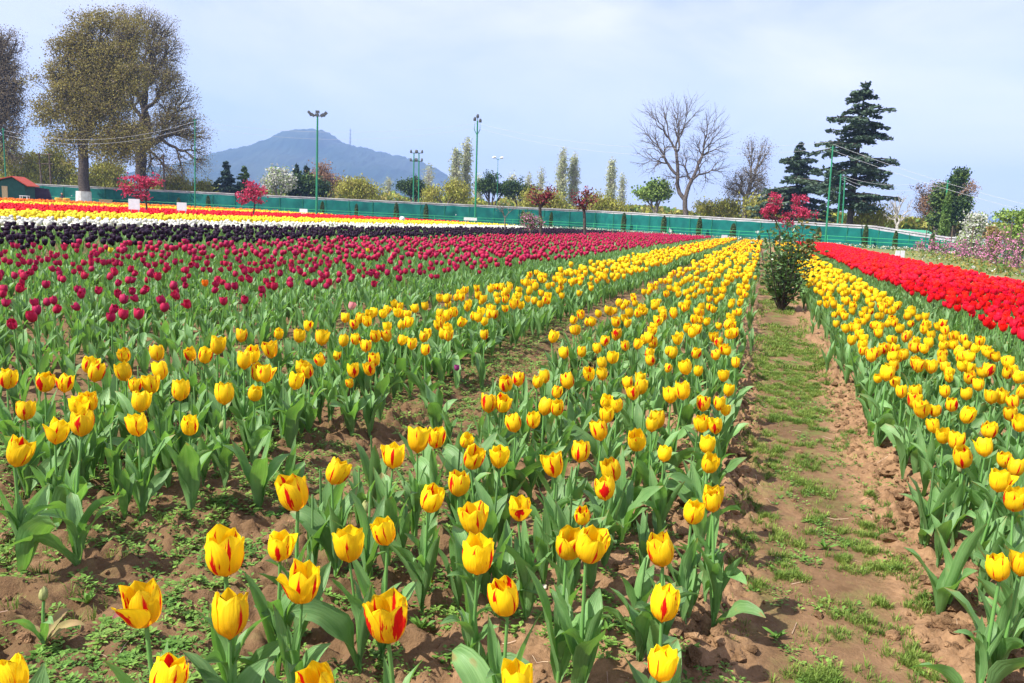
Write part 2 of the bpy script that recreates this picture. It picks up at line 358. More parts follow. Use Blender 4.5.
# ------------------------------------------------------------------ the ground
def soil_material():
    m = bpy.data.materials.new("soil"); m.use_nodes = True; t = m.node_tree; b = t.nodes['Principled BSDF']
    tcn = nd(t, 'ShaderNodeTexCoord'); P = tcn.outputs['Object']; sp = nd(t, 'ShaderNodeSeparateXYZ'); t.links.new(P, sp.inputs[0]); X, Y = sp.outputs[0], sp.outputs[1]
    def noise(s, d=5, rgh=.6):
        n = nd(t, 'ShaderNodeTexNoise'); n.inputs['Scale'].default_value = s; n.inputs['Detail'].default_value = d; n.inputs['Roughness'].default_value = rgh
        t.links.new(P, n.inputs['Vector']); return n.outputs['Fac']
    def ramp(f, a, b_, c1, c2):
        r = nd(t, 'ShaderNodeValToRGB'); r.color_ramp.elements[0].position = a; r.color_ramp.elements[1].position = b_
        r.color_ramp.elements[0].color = (*c1, 1); r.color_ramp.elements[1].color = (*c2, 1); t.links.new(f, r.inputs[0]); return r.outputs[0]
    def mix(f, a, b_):
        x = nd(t, 'ShaderNodeMixRGB'); t.links.new(f, x.inputs[0]); t.links.new(a, x.inputs[1]); t.links.new(b_, x.inputs[2]); return x.outputs[0]
    nbig, nmid, nfin = noise(1.6), noise(9), noise(60)
    c = ramp(nmid, .32, .68, (0.18, 0.10, 0.048), (0.37, 0.22, 0.115))
    fine = ramp(nfin, .3, .7, (0.12, 0.066, 0.032), (0.41, 0.25, 0.135))
    x = nd(t, 'ShaderNodeMixRGB'); x.inputs[0].default_value = .4; t.links.new(c, x.inputs[1]); t.links.new(fine, x.inputs[2]); c = x.outputs[0]
    # damper, darker, smoother mud patches
    damp = mth(t, 'MULTIPLY', mth(t, 'SUBTRACT', nbig, .42), 6.0, clamp=True)
    inpath = mth(t, 'MULTIPLY', mth(t, 'MULTIPLY', mth(t, 'SUBTRACT', X, 0.0), 8.0, clamp=True), mth(t, 'MULTIPLY', mth(t, 'SUBTRACT', 0.52, X), 8.0, clamp=True))
    left = mth(t, 'MULTIPLY', mth(t, 'SUBTRACT', -0.45, X), 1.6, clamp=True)
    dd = mth(t, 'MAXIMUM', mth(t, 'MULTIPLY', mth(t, 'MULTIPLY_ADD', damp, .45, .5), inpath), mth(t, 'MULTIPLY', left, mth(t, 'MULTIPLY_ADD', damp, .35, .65)))
    dcol = ramp(noise(22), .3, .7, (0.085, 0.048, 0.022), (0.175, 0.104, 0.052))
    c = mix(mth(t, 'MULTIPLY', dd, .95), c, dcol)
    # thin moss film in the path and furrows, thicker away from the camera
    mossn = mth(t, 'MULTIPLY', mth(t, 'SUBTRACT', noise(5.5, 7, .72), .50), 7.0, clamp=True)
    far = mth(t, 'MULTIPLY', mth(t, 'SUBTRACT', Y, 2.0), .2, clamp=True)
    moss = mth(t, 'MULTIPLY', mossn, mth(t, 'MULTIPLY', mth(t, 'MAXIMUM', inpath, mth(t, 'MULTIPLY', left, .6)), mth(t, 'MULTIPLY_ADD', far, .55, .3)))
    mcol = ramp(noise(40), .3, .7, (0.08, 0.13, 0.025), (0.16, 0.22, 0.045))
    c = mix(moss, c, mcol)
    # grass beyond the beds
    out = mth(t, 'MAXIMUM', mth(t, 'MULTIPLY', mth(t, 'SUBTRACT', Y, 63.0), 1.0, clamp=True), mth(t, 'MULTIPLY', mth(t, 'SUBTRACT', X, 5.2), 2.0, clamp=True))
    g = ramp(noise(.9, 6, .7), .35, .65, (0.10, 0.16, 0.04), (0.26, 0.22, 0.10))
    c = mix(out, c, g)
    t.links.new(c, b.inputs['Base Color']); b.inputs['Roughness'].default_value = .9; b.inputs['Specular IOR Level'].default_value = .15
    bp = nd(t, 'ShaderNodeBump'); bp.inputs['Strength'].default_value = .8; bp.inputs['Distance'].default_value = .008
    t.links.new(mth(t, 'ADD', noise(140, 6, .7), noise(45, 5, .6)), bp.inputs['Height']); t.links.new(bp.outputs[0], b.inputs['Normal'])
    return m
SOIL = soil_material()
def graded(lo, hi, step, a, b, g):
    c = list(np.arange(lo, hi, step)); s = step; x = c[-1]
    while x < b: s *= g; x += s; c.append(x)
    s = step; x = c[0]; h = []
    while x > a: s *= g; x -= s; h.append(x)
    return np.array(h[::-1] + c)
gx = graded(-2.9, 1.7, 0.0125, -3000, 3000, 1.07); gy = graded(1.0, 6.0, 0.0125, -120, 3900, 1.05)
GX, GY = np.meshgrid(gx, gy); GZ = ground_h(GX, GY)
farf = sstep(60, 90, np.hypot(GX, GY)); GZ = GZ * (1 - farf)
nx, ny = len(gx), len(gy); ii = np.arange(nx * ny).reshape(ny, nx)
GQ = np.stack([ii[:-1, :-1], ii[:-1, 1:], ii[1:, 1:], ii[1:, :-1]], -1).reshape(-1, 4)
g = obj("ground", mk_mesh("ground", np.stack([GX, GY, GZ], -1).reshape(-1, 3), [GQ], SOIL))
tag(g, kind='structure')

# soil crumbs and clods
def ico():
    p = (1 + 5 ** .5) / 2
    V = np.array([[-1, p, 0], [1, p, 0], [-1, -p, 0], [1, -p, 0], [0, -1, p], [0, 1, p], [0, -1, -p], [0, 1, -p], [p, 0, -1], [p, 0, 1], [-p, 0, -1], [-p, 0, 1]], float)
    V /= np.linalg.norm(V[0])
    F = np.array([[0, 11, 5], [0, 5, 1], [0, 1, 7], [0, 7, 10], [0, 10, 11], [1, 5, 9], [5, 11, 4], [11, 10, 2], [10, 7, 6], [7, 1, 8], [3, 9, 4], [3, 4, 2], [3, 2, 6], [3, 6, 8], [3, 8, 9], [4, 9, 5], [2, 4, 11], [6, 2, 10], [8, 6, 7], [9, 8, 1]])
    return V, F
IV, IF = ico()
def ico2():
    V = list(map(tuple, IV)); F = []; cache = {}
    def mid(a, b):
        k = (min(a, b), max(a, b))
        if k not in cache:
            m = (np.array(V[a]) + V[b]) / 2; m /= np.linalg.norm(m); V.append(tuple(m)); cache[k] = len(V) - 1
        return cache[k]
    for a, b, c in IF:
        x, y, z = mid(a, b), mid(b, c), mid(c, a); F += [[a, x, z], [b, y, x], [c, z, y], [x, y, z]]
    return np.array(V), np.array(F)
JV, JF = ico2()
def clods(n, xr, yr, smin, smax, pw, V0, F0, w=None):
    x = rng.uniform(*xr, n) if w is None else rng.choice(w, n) + rng.normal(0, .10, n); y = yr[0] + (yr[1] - yr[0]) * rng.random(n) ** 1.5
    inp = (x > 0.04) & (x < .52)
    keep = ~(inp & (rng.random(n) < .9)); keep &= vnoise(x * 2.3, y * 2.3, 44) > rng.random(n) * .6; keep &= ~((x < -.45) & (rng.random(n) < .75))
    x, y = x[keep], y[keep]; n = len(x)
    s = (smin + (smax - smin) * rng.random(n) ** pw) * np.where(x < -.45, .7, 1)
    V = V0[None] * (1 + rng.normal(0, .17, (n, len(V0), 1)))
    V = V * s[:, None, None] * rng.uniform(.65, 1.25, (n, 1, 3)) * np.array([1, 1, .75])
    V += np.stack([x, y, ground_h(x, y) + s * .15], -1)[:, None]
    F = F0[None] + np.arange(n)[:, None, None] * len(V0)
    return V.reshape(-1, 3), F.reshape(-1, 3)
CLOD = mat("clod_soil", (0.13, 0.073, 0.036), .95, (0.32, 0.19, 0.10), 18, spec=.1, bump=.8, bscale=150, vary=.25)
a, b_ = clods(4200, (-2.9, 1.6), (1.1, 7), .005, .030, 2.3, JV, JF); c, d = clods(22000, (-2.9, 1.6), (1.1, 8), .002, .008, 1.4, IV, IF)
e_, f_ = clods(1500, (0, 1), (1.15, 6.5), .009, .032, 1.8, JV, JF, w=[-.12, .66, .70, -.14]); b_ = np.vstack([b_, f_ + len(a)]); a = np.vstack([a, e_])
tag(obj("soil_crumbs", mk_mesh("soil_crumbs", np.vstack([a, c]), [b_, d + len(a)], CLOD, smooth=False)), "loose brown soil clods and crumbs lying over the bed edges", "soil", kind='stuff')

# ------------------------------------------------------------------ haze and hill
HZ = bpy.data.materials.new("haze_air"); HZ.use_nodes = True; t = HZ.node_tree
t.nodes.remove(t.nodes['Principled BSDF']); pv = t.nodes.new('ShaderNodeVolumePrincipled')
pv.inputs['Color'].default_value = (0.38, 0.58, 1.0, 1); pv.inputs['Density'].default_value = 0.00032; pv.inputs['Anisotropy'].default_value = 0.0
t.links.new(pv.outputs[0], t.nodes['Material Output'].inputs['Volume'])
hb = MB(); hb.box((0, 2100, 169.2), (7000, 4600, 341.6)); hz = hb.build("haze", HZ); tag(hz, "thin pale blue haze in front of the far hill", "haze", kind='stuff')

def hill(name, prof, D, depth, m, seed, zoff=0):
    px = np.array([p[0] for p in prof], float); py = np.array([p[1] for p in prof], float)
    xs = np.arange(px[0], px[-1] + 1, 1.0); ys = np.interp(xs, px, py)
    ys = np.convolve(np.pad(ys, 3, 'edge'), np.ones(7) / 7, 'valid')
    top = np.array([at(a, b, D) for a, b in zip(xs, ys)]); n = len(xs); K = 60
    back = np.array([fw[0], fw[1], 0]); back /= np.linalg.norm(back)
    V = np.zeros((K, n, 3)); ks = np.linspace(-1, 1, K)
    for k, s in enumerate(ks):
        p = top + back * s * depth
        hgt = np.maximum(top[:, 2], 0) * (1 - abs(s) ** 1.15)
        rid = (vnoise(p[:, 0] / 170, p[:, 1] / 170, seed) - .5) * .30 + (vnoise(p[:, 0] / 60, p[:, 1] / 60, seed + 1) - .5) * .10
        hgt = hgt * (1 + rid * (1 - (1 - abs(s)) ** 4)) + (vnoise(p[:, 0] / 9, p[:, 1] / 9, seed + 2)) * 11 * (hgt > 8)
        V[k] = np.stack([p[:, 0], p[:, 1], hgt - 2], -1)
    ii = np.arange(K * n).reshape(K, n)
    Q = np.stack([ii[:-1, :-1], ii[:-1, 1:], ii[1:, 1:], ii[1:, :-1]], -1).reshape(-1, 4)
    return tag(obj(name, mk_mesh(name, V.reshape(-1, 3), [Q], m)), kind='structure')
HM = mat("hill_forest", (0.008, 0.03, 0.02), .95, (0.04, 0.06, 0.04), .006, spec=.1, detail=8)
hill("hill", [(180, 195), (196, 180), (206, 169), (215, 161), (230, 152), (246, 148), (261, 145), (272, 142), (282, 137), (294, 133), (306, 131.5), (324, 131.5), (333, 136), (342, 144), (365, 149), (388, 155), (411, 159), (427, 165), (444, 174), (462, 189), (482, 208)], 2600, 900, HM, 3)
hill("far_hills", [(880, 236), (905, 228), (940, 224), (980, 219), (1010, 215), (1060, 212), (1150, 214), (1250, 236)], 3300, 500, HM, 13)
mst = MB(); p0 = at(350, 148, 2600); mst.tube([p0 + [0, 0, -10], p0 + [0, 0, 62]], [3.0, 1.2], 4)
for k in range(5): mst.box(p0 + [0, 0, 8 + 12 * k], (7, 7, 1.2))
tag(mst.build("radio_mast", mat("mast_grey", (.3, .3, .33), .6)), "thin faint radio mast on the shoulder of the blue hill", "radio mast")

# ------------------------------------------------------------------ trees: limbs grown towards a cloud of twig tips
def lobes_px(D, lobes, n, seed, flat=.8, shell=.35, z=0.0):
    """n tip points inside ellipsoids given as (px, py, rx, ry) seen at depth D"""
    r = np.random.default_rng(seed); vol = np.array([l[2] * l[3] * math.sqrt(l[2]) for l in lobes]); k = r.choice(len(lobes), n, p=vol / vol.sum())
    d = r.normal(size=(n, 3)); d /= np.linalg.norm(d, axis=1)[:, None]; rad = (shell + (1 - shell) * r.random(n)) ** .6
    out = np.zeros((n, 3)); fh = np.array([fw[0], fw[1], 0]); fh /= np.linalg.norm(fh)
    C = np.array([at(l[0], l[1], D) for l in lobes]); S = np.array([[l[2] * D / FPX, l[3] * D / FPX] for l in lobes])
    return C[k] + (d[:, 0] * rad * S[k, 0])[:, None] * _r0 + (d[:, 1] * rad * S[k, 0] * flat)[:, None] * fh + (d[:, 2] * rad * S[k, 1])[:, None] * np.array([0, 0, 1.0])

def sublobes(lobes, n, seed, lo=.28, hi=.5):
    r = random.Random(seed); out = []; wt = [l[2] * l[3] for l in lobes]
    for _ in range(n):
        l = r.choices(lobes, wt)[0]; a = r.uniform(0, 6.28); q = r.uniform(.1, 1.12); f = r.uniform(lo, hi)
        out.append((l[0] + math.cos(a) * q * l[2] * (1 - f * .5), l[1] + math.sin(a) * q * l[3] * (1 - f * .5), l[2] * f, l[3] * f * r.uniform(.8, 1.1)))
    return out

def limbs(base, tips, r_tip, trunk_to=None, pw=.46, seed=0, split=(2, 4), wob=.06, lead=.42, kmin=2, maxr=None, up=.0):
    """-> MB of limbs"""
    r = np.random.default_rng(seed); m = MB(); base = np.asarray(base, float)
    def rad(n): return r_tip * n ** pw if maxr is None else min(maxr, r_tip * n ** pw)
    def seg(a, b_, ra, rb, n=4, bend=None):
        s = np.linspace(0, 1, n)[:, None]; Ln = np.linalg.norm(b_ - a); mid = r.normal(0, wob, 3) * Ln
        P = a + (b_ - a) * s + mid * np.sin(s * math.pi) + (np.array([0, 0, up * Ln]) * np.sin(s * math.pi))
        m.tube(P, np.linspace(ra, rb, n), 7 if ra > .12 else (4 if ra > .03 else 3), cap=False)
    def grow(p, T, rp):
        n = len(T)
        if n <= kmin:
            for t_ in T: seg(p, t_, min(rp, r_tip * 1.4), r_tip * .5, 3)
            return
        k = min(n, int(r.integers(split[0], split[1] + 1))); c = T[r.choice(n, k, replace=False)].copy()
        for _ in range(5):
            w_ = np.argmin(((T[:, None] - c[None]) ** 2).sum(2), 1)
            for j in range(k):
                if (w_ == j).any(): c[j] = T[w_ == j].mean(0)
        for j in range(k):
            S = T[w_ == j]
            if len(S) == 0: continue
            q = p + (c[j] - p) * (lead * r.uniform(.8, 1.2) if len(S) > kmin else .5)
            seg(p, q, min(rp, rad(len(S)) * 1.15), rad(len(S)), 4 if len(S) > 6 else 3); grow(q, S, rad(len(S)))
    top = np.asarray(trunk_to, float) if trunk_to is not None else base + (tips.mean(0) - base) * .35
    rb = rad(len(tips)); P = base + (top - base) * np.linspace(0, 1, 6)[:, None]; P[1:-1] += r.normal(0, .012, (4, 3)) * np.linalg.norm(top - base) * np.array([1, 1, 0])
    m.tube(P, rb * np.array([1.45, 1.12, 1.02, .98, .95, .92]), 9, cap=False); grow(top, tips, rb * .9)
    return m

def bark(name, c1, c2, sc=6): return mat(name, c1, .9, c2, sc, spec=.1, bump=.5, bscale=sc * 5)
BK_GREY = bark("grey_bark", (.10, .085, .07), (.22, .19, .16)); BK_DARK = bark("dark_bark", (.045, .035, .03), (.10, .08, .065)); BK_WAL = bark("walnut_bark", (.07, .055, .05), (.15, .125, .11)); BK_PALE = bark("pale_bark", (.30, .28, .24), (.48, .45, .40))
def fol(name, c1, c2, sc=.4, trans=.3, vary=.35): return mat(name, c1, .65, c2, sc, spec=.2, trans=trans, vary=vary)
F_OLIVE = fol("young_olive_leaves", (.25, .21, .05), (.32, .28, .075), vary=.12); F_BUDS = fol("brown_buds", (.17, .13, .085), (.25, .20, .12), vary=.15); F_GREYB = fol("grey_twig_buds", (.15, .125, .10), (.22, .19, .14))
F_YG = fol("yellow_green_leaves", (.30, .32, .045), (.42, .40, .08)); F_GREEN = fol("mid_green_leaves", (.09, .17, .04), (.18, .26, .06)); F_LIME = fol("fresh_green_leaves", (.24, .38, .07), (.36, .46, .12))
F_DARK = fol("dark_green_leaves", (.025, .055, .025), (.05, .09, .035)); F_CED = fol("cedar_needles", (.04, .08, .05), (.10, .145, .09), trans=.05); F_SPR = fol("spruce_needles", (.03, .06, .04), (.055, .10, .07), trans=.05)
F_POP = fol("poplar_leaves", (.36, .40, .20), (.50, .50, .32)); F_WHT = fol("white_blossom", (.48, .48, .40), (.66, .66, .60)); F_RUST = fol("rusty_buds", (.27, .15, .09), (.36, .23, .14))
F_RED = fol("crimson_blossom", (.40, .03, .075), (.60, .07, .15)); F_DRED = fol("wine_red_leaves", (.14, .02, .03), (.24, .04, .05)); F_PINK = fol("pink_blossom", (.55, .16, .32), (.70, .34, .48)); F_CYP = fol("cypress_foliage", (.045, .085, .025), (.09, .13, .035), trans=.05)

def tree(name, label, bpx, D, lobes, ntips, r_tip, fmat, bmat, leaf=.3, nleaf=6, spread=.6, seed=1, group=None, trunk=None, pw=.40, cat="tree", z0=0.0, stretch=1.0, shell=.35, lead=.42, wob=.06, split=(2, 4), flat=.8, part="crown", extra=None, up=0, hang=0, sub=None):
    if sub is None: sub = 0 if (ntips < 250 or name in ('poplar', 'bare_tree')) else 8 * len(lobes)
    if sub: lobes = sublobes(lobes, sub, seed, *((.24, .46) if sub > 60 else (.28, .5)))
    base = base_at(bpx, D, z0); tips = lobes_px(D, lobes, ntips, seed, flat, shell)
    o = empty(name, base); tag(o, label, cat, group)
    tt = at(trunk[0], trunk[1], D) if trunk else None
    m = limbs([0, 0, 0], tips - base, r_tip, None if tt is None else tt - base, pw, seed, lead=lead, wob=wob, split=split, up=up)
    m.build("trunk", bmat, o, smooth=True)
    if nleaf > 0:
        r = np.random.default_rng(seed + 50); C = np.repeat(tips - base, nleaf, 0); C = C + r.normal(0, spread, C.shape) * np.array([1, 1, .8])
        if hang: C[:, 2] -= r.random(len(C)) * hang
        sz = leaf * r.uniform(.55, 1.25, len(C)); V, Q = quads_at(C, sz, stretch, r=r, up=((0, 0, 1), .6) if hang else None)
        mats = [fmat]; mi = None
        if extra:  # second foliage colour on a share of leaves
            mats.append(extra[0]); mi = [(r.random(len(Q)) < extra[1]).astype(int)]
        obj(part, mk_mesh(part, V, [Q], mats, mi, smooth=False), o)
    return o

# --- the two great plane trees and the one cut by the left edge
tree("plane_tree", "huge plane tree with olive young leaves and whitewashed trunk foot at left", 84, 104,
     [(82, 60, 40, 34), (110, 45, 36, 32), (62, 95, 30, 36), (95, 100, 40, 38), (120, 85, 30, 36), (55, 120, 18, 24), (110, 135, 36, 34), (70, 145, 24, 22), (44, 112, 17, 26), (50, 84, 18, 24), (58, 142, 26, 20), (88, 40, 38, 26), (62, 160, 22, 13), (104, 160, 26, 14)], 3200, .025, F_OLIVE, BK_DARK, leaf=.22, nleaf=30, spread=.5, seed=11, sub=130, trunk=(83, 140), extra=(F_BUDS, .22), wob=.09)
wb = MB(); p = base_at(84, 104); wb.tube([p + [0, 0, -.1], p + [0, 0, .8], p + [0, 0, 1.75]], [1.0, .93, .90], 14)
wo_ = wb.build("whitewashed_foot", mat("whitewash", (.72, .72, .70), .9, (.5, .48, .45), 2), bpy.data.objects["plane_tree"]); wo_.matrix_parent_inverse = Matrix.Translation(-bpy.data.objects["plane_tree"].location)
tree("plane_tree", "huge grey-brown plane tree with dense bare twigs, right of the olive one", 142, 118,
     [(150, 48, 36, 34), (168, 78, 30, 36), (140, 80, 36, 40), (180, 108, 22, 36), (150, 125, 40, 36), (192, 142, 24, 32), (120, 60, 22, 30), (165, 160, 34, 22), (125, 120, 20, 30), (200, 134, 15, 30), (194, 158, 20, 16), (160, 36, 32, 22), (186, 84, 16, 28), (130, 34, 30, 22), (125, 155, 26, 18), (176, 168, 24, 10)], 4200, .027, F_BUDS, BK_DARK, leaf=.17, nleaf=15, spread=.5, seed=12, sub=150, trunk=(141, 150), extra=(F_OLIVE, .45), wob=.1)
tree("plane_tree", "dark plane tree cut off by the left edge of the picture", -18, 115,
     [(0, 60, 28, 32), (-20, 90, 40, 60), (8, 105, 24, 36), (2, 145, 22, 24), (12, 70, 20, 34), (16, 122, 18, 32)], 2300, .04, F_BUDS, BK_DARK, leaf=.19, nleaf=24, spread=.5, seed=13, sub=90, wob=.1)

# --- deodar cedars and spruces: tiers of near-level branches
def conifer(name, label, bpx, D, ytop, width, seed, fmat, tiers=16, start=.12, droop=.12, gap=.0, bmat=BK_DARK, prof=None, leafs=.36, group=None, dens=1.0, cut=None):
    r = np.random.default_rng(seed); base = base_at(bpx, D); H = at(bpx, ytop, D)[2]; o = empty(name, base); tag(o, label, "tree", group)
    Wm = width * D / FPX / 2; m = MB(); lean = r.normal(0, .01, 2) * H
    m.tube([[0, 0, 0], [lean[0] * .5, lean[1] * .5, H * .5], [lean[0], lean[1], H]], [H * .022, H * .014, .03], 7, cap=False); C = []; DIR = []
    prof = prof or (lambda h: (1 - h) ** .75 * min(1, .45 + h * 4))
    for k in range(tiers):
        h0 = start + (1 - start) * ((k + r.uniform(-.3, .3)) / tiers); nb = r.integers(5, 9)
        a0 = r.uniform(0, 6.28)
        for j in range(nb):
            a = a0 + j * 6.28 / nb + r.normal(0, .25); h = min(max(h0 + r.normal(0, .6) * (1 - start) / tiers, start), .985); Ln = Wm * prof(h) * r.uniform(.4, 1.3 if h > start + .08 else .95)
            if cut is not None: Ln *= cut(h, a)
            if Ln < .25: Ln = .25
            s = np.linspace(0, 1, 6); dz = r.uniform(-.08, .2) * Ln; x = np.cos(a) * s * Ln; y = np.sin(a) * s * Ln
            z = h * H + dz * s * 1.4 - droop * Ln * s ** 2.2 + r.normal(0, .03) * Ln * np.sin(s * 4)
            P = np.stack([x + lean[0] * h, y + lean[1] * h, z], -1); m.tube(P, np.linspace(.018, .004, 6) * H * (.35 + .65 * (1 - h)) * .5 + .012, 4, cap=False)
            nq = int(dens * (18 + 46 * Ln)); q = r.random(nq) ** .75; i = np.interp(q, s, np.arange(6)); i0 = np.minimum(i.astype(int), 4); f = i - i0
            c = P[i0] * (1 - f[:, None]) + P[i0 + 1] * f[:, None]; wd = .34 * Ln * (1 - q) ** .5 * (.3 + q) + .16
            lat = np.array([-math.sin(a), math.cos(a), 0]); off = r.uniform(-1, 1, nq) * wd
            c = c + lat * off[:, None] + np.array([math.cos(a), math.sin(a), 0]) * (abs(off) * .35)[:, None]; c[:, 2] += r.normal(0, .11, nq) * leafs * 2 - abs(off) * .2 - r.random(nq) * .16; C.append(c)
    m.build("trunk", bmat, o, smooth=True); C = np.vstack(C); V, Q = quads_at(C, leafs * r.uniform(.5, 1.2, len(C)), 1.5, flat=.72, r=r)
    obj("crown", mk_mesh("crown", V, [Q], fmat, smooth=False), o); return o
conifer("cedar", "tallest dark cedar with wide level branches at right", 847, 84, 84, 128, 21, F_CED, tiers=20, start=.23, droop=.16, prof=lambda h: (1 - h) ** .55 * (.86 + .14 * math.sin(h * 25)) * (1.0 if h > .3 else .72), leafs=.34, dens=.85)
conifer("cedar", "smaller dark cedar left of the tallest one", 792, 98, 143, 100, 22, F_CED, tiers=16, start=.06, droop=.16, leafs=.38, dens=1.0)
conifer("spruce", "small dark spruce behind the fence beside the plane trees", 226, 120, 161, 42, 23, F_SPR, tiers=13, prof=lambda h: (1 - h) ** 1.0 + .04, start=.06, leafs=.32, dens=1.3)
conifer("spruce", "paler green conifer right of the small dark spruce", 244, 122, 166, 36, 24, F_GREEN, tiers=11, prof=lambda h: (1 - h) ** 1.0 + .04, start=.08, leafs=.34, dens=1.2)
conifer("spruce", "dark narrow conifer left of the green floodlight mast", 296, 118, 163, 30, 25, F_CED, tiers=12, prof=lambda h: (1 - h) ** 1.0 + .04, start=.06, leafs=.32, dens=1.4)
conifer("spruce", "dark conifer close behind the floodlight mast", 308, 122, 164, 33, 26, F_SPR, tiers=12, prof=lambda h: (1 - h) ** 1.0 + .04, start=.06, leafs=.32, dens=1.4)

# --- the big bare walnut and other bare or budding trees
tree("bare_tree", "large leafless walnut tree with spreading branches behind the fence", 686, 104,
     [(672, 148, 44, 50), (690, 125, 38, 38), (656, 120, 28, 26), (705, 160, 36, 38), (722, 135, 18, 30), (648, 155, 20, 28), (678, 106, 22, 16)], 1500, .0145, F_BUDS, BK_WAL, leaf=.10, nleaf=1, spread=.2, seed=31, trunk=(685, 200), pw=.43, wob=.08, lead=.36, split=(2, 3), shell=.15)
tree("bare_tree", "small ghost-grey leafless tree right of the tall cedar", 898, 72, [(890, 210, 10, 14), (905, 208, 10, 16), (897, 202, 8, 12)], 90, .022, F_GREYB, BK_PALE, leaf=.1, nleaf=1, spread=.2, seed=32, trunk=(897, 226), wob=.12)
tree("budding_tree", "slender grey-brown budding tree between walnut and cedars", 744, 106, [(755, 152, 16, 20), (746, 178, 24, 20), (738, 195, 20, 16), (757, 190, 18, 18)], 900, .022, F_GREYB, BK_GREY, leaf=.14, nleaf=9, spread=.4, seed=33, trunk=(745, 200), wob=.1)
tree("budding_tree", "rusty-brown budding tree behind the fence at far right", 932, 84, [(925, 200, 20, 13), (948, 192, 18, 12), (935, 212, 18, 14), (968, 200, 14, 14)], 620, .02, F_RUST, BK_GREY, leaf=.15, nleaf=16, spread=.3, seed=34, wob=.1)
tree("budding_tree", "reddish-brown budding tree right of the floodlight mast", 326, 118, [(322, 178, 14, 14), (333, 184, 12, 12)], 420, .022, F_RUST, BK_GREY, leaf=.25, nleaf=10, spread=.5, seed=35)
for px, cx, cy, lab, sd in ((415, 415, 187, "round dark bush behind the fence below the twin green poles", 36), (490, 490, 185, "round dark green tree just right of the slim bracket pole", 37), (522, 520, 190, "low dark green tree left of the nearer wine-red sapling", 38)):
    tree("broadleaf_tree", lab, px, 122, [(cx - 6, cy, 12, 9), (cx + 8, cy + 3, 11, 8), (cx, cy - 5, 9, 7)], 330, .02, F_DARK, BK_DARK, leaf=.24, nleaf=22, spread=.35, seed=sd, extra=(F_GREEN, .25))
tree("broadleaf_tree", "bright green bushy tree at the walnut tree's left foot", 655, 106, [(646, 194, 12, 8), (662, 192, 13, 9), (655, 186, 10, 6)], 380, .02, F_LIME, BK_GREY, leaf=.34, nleaf=10, spread=.4, seed=39, extra=(F_GREEN, .4))
tree("broadleaf_tree", "dark rounded tree merged with the conifers behind the mast", 303, 116, [(296, 184, 14, 10), (312, 186, 14, 9)], 420, .02, F_DARK, BK_DARK, leaf=.40, nleaf=12, spread=.5, seed=40, extra=(F_GREEN, .25))
tree("broadleaf_tree", "tall dark ivy-grown tree behind the fence at far right", 953, 78, [(955, 185, 12, 12), (962, 176, 8, 8), (948, 205, 18, 18), (960, 215, 18, 18), (940, 222, 14, 12)], 700, .022, F_DARK, BK_DARK, leaf=.24, nleaf=20, spread=.28, seed=41, extra=(F_GREEN, .35))
tree("broadleaf_tree", "fresh light green tree at the right edge of the picture", 1016, 48, [(1008, 222, 14, 12), (1028, 218, 16, 14), (1016, 232, 20, 12), (1022, 245, 16, 12)], 520, .014, F_LIME, BK_GREY, leaf=.17, nleaf=14, spread=.2, seed=42, extra=(F_GREEN, .25))
tree("blossom_tree", "small white blossoming tree among the conifers below the hill", 278, 112, [(270, 182, 10, 9), (283, 180, 9, 10), (276, 174, 7, 6)], 360, .02, F_WHT, BK_GREY, leaf=.30, nleaf=9, spread=.4, seed=43, extra=(F_LIME, .2))
tree("blossom_tree", "airy white blossoming tree above the pink shrubs at right", 974, 52, [(972, 222, 12, 10), (980, 232, 12, 10), (966, 238, 12, 10), (976, 248, 14, 10)], 520, .014, F_WHT, BK_GREY, leaf=.15, nleaf=7, spread=.22, seed=44, extra=(F_LIME, .3))

# --- yellow-green thickets behind the fence, poplars
for px, D, lb, n, lab, sd in (
        (20, 122, [(8, 158, 22, 20), (30, 165, 18, 18), (18, 178, 24, 14)], 900, "yellow-green willow behind the red-roofed hut", 51),
        (62, 118, [(56, 165, 18, 18), (70, 175, 16, 14), (50, 180, 16, 12)], 800, "yellow-green willow left of the whitewashed trunk", 52),
        (104, 120, [(98, 168, 14, 16), (112, 176, 14, 14), (104, 184, 18, 10)], 700, "yellow-green willow between the two great plane trees", 53),
        (178, 122, [(172, 182, 14, 8), (190, 184, 14, 8), (205, 186, 12, 7)], 500, "low yellow-green willow right of the plane trees", 54),
        (356, 112, [(348, 186, 10, 9), (362, 186, 12, 11), (374, 190, 10, 7)], 620, "yellow-green willow in front of the blue hill", 55),
        (446, 114, [(440, 192, 14, 8), (456, 188, 12, 10)], 420, "yellow-green thicket at the foot of the tall poplar pair", 56),
        (543, 112, [(536, 198, 14, 8), (556, 200, 14, 8)], 420, "yellow-green thicket left of the poplars behind the saplings", 57),
        (602, 112, [(598, 200, 14, 9), (616, 203, 14, 8)], 420, "yellow-green thicket right of the middle poplar pair", 58),
        (716, 108, [(712, 208, 14, 8), (726, 208, 12, 8), (735, 205, 10, 8)], 420, "olive-green thicket right of the walnut's trunk", 59),
        (768, 104, [(760, 204, 14, 10), (776, 206, 14, 10)], 420, "olive-green thicket below the smaller cedar", 60),
        (872, 84, [(868, 208, 8, 7), (878, 214, 10, 7), (864, 218, 8, 6)], 220, "yellow-green bush right of the tall cedar's trunk", 61)):
    tree("willow", lab, px, D, lb, n, .018, F_YG, BK_GREY, leaf=.22, nleaf=12, spread=.55, seed=sd, group="willows behind the fence", hang=.8, extra=(F_OLIVE, .3), stretch=1.5)
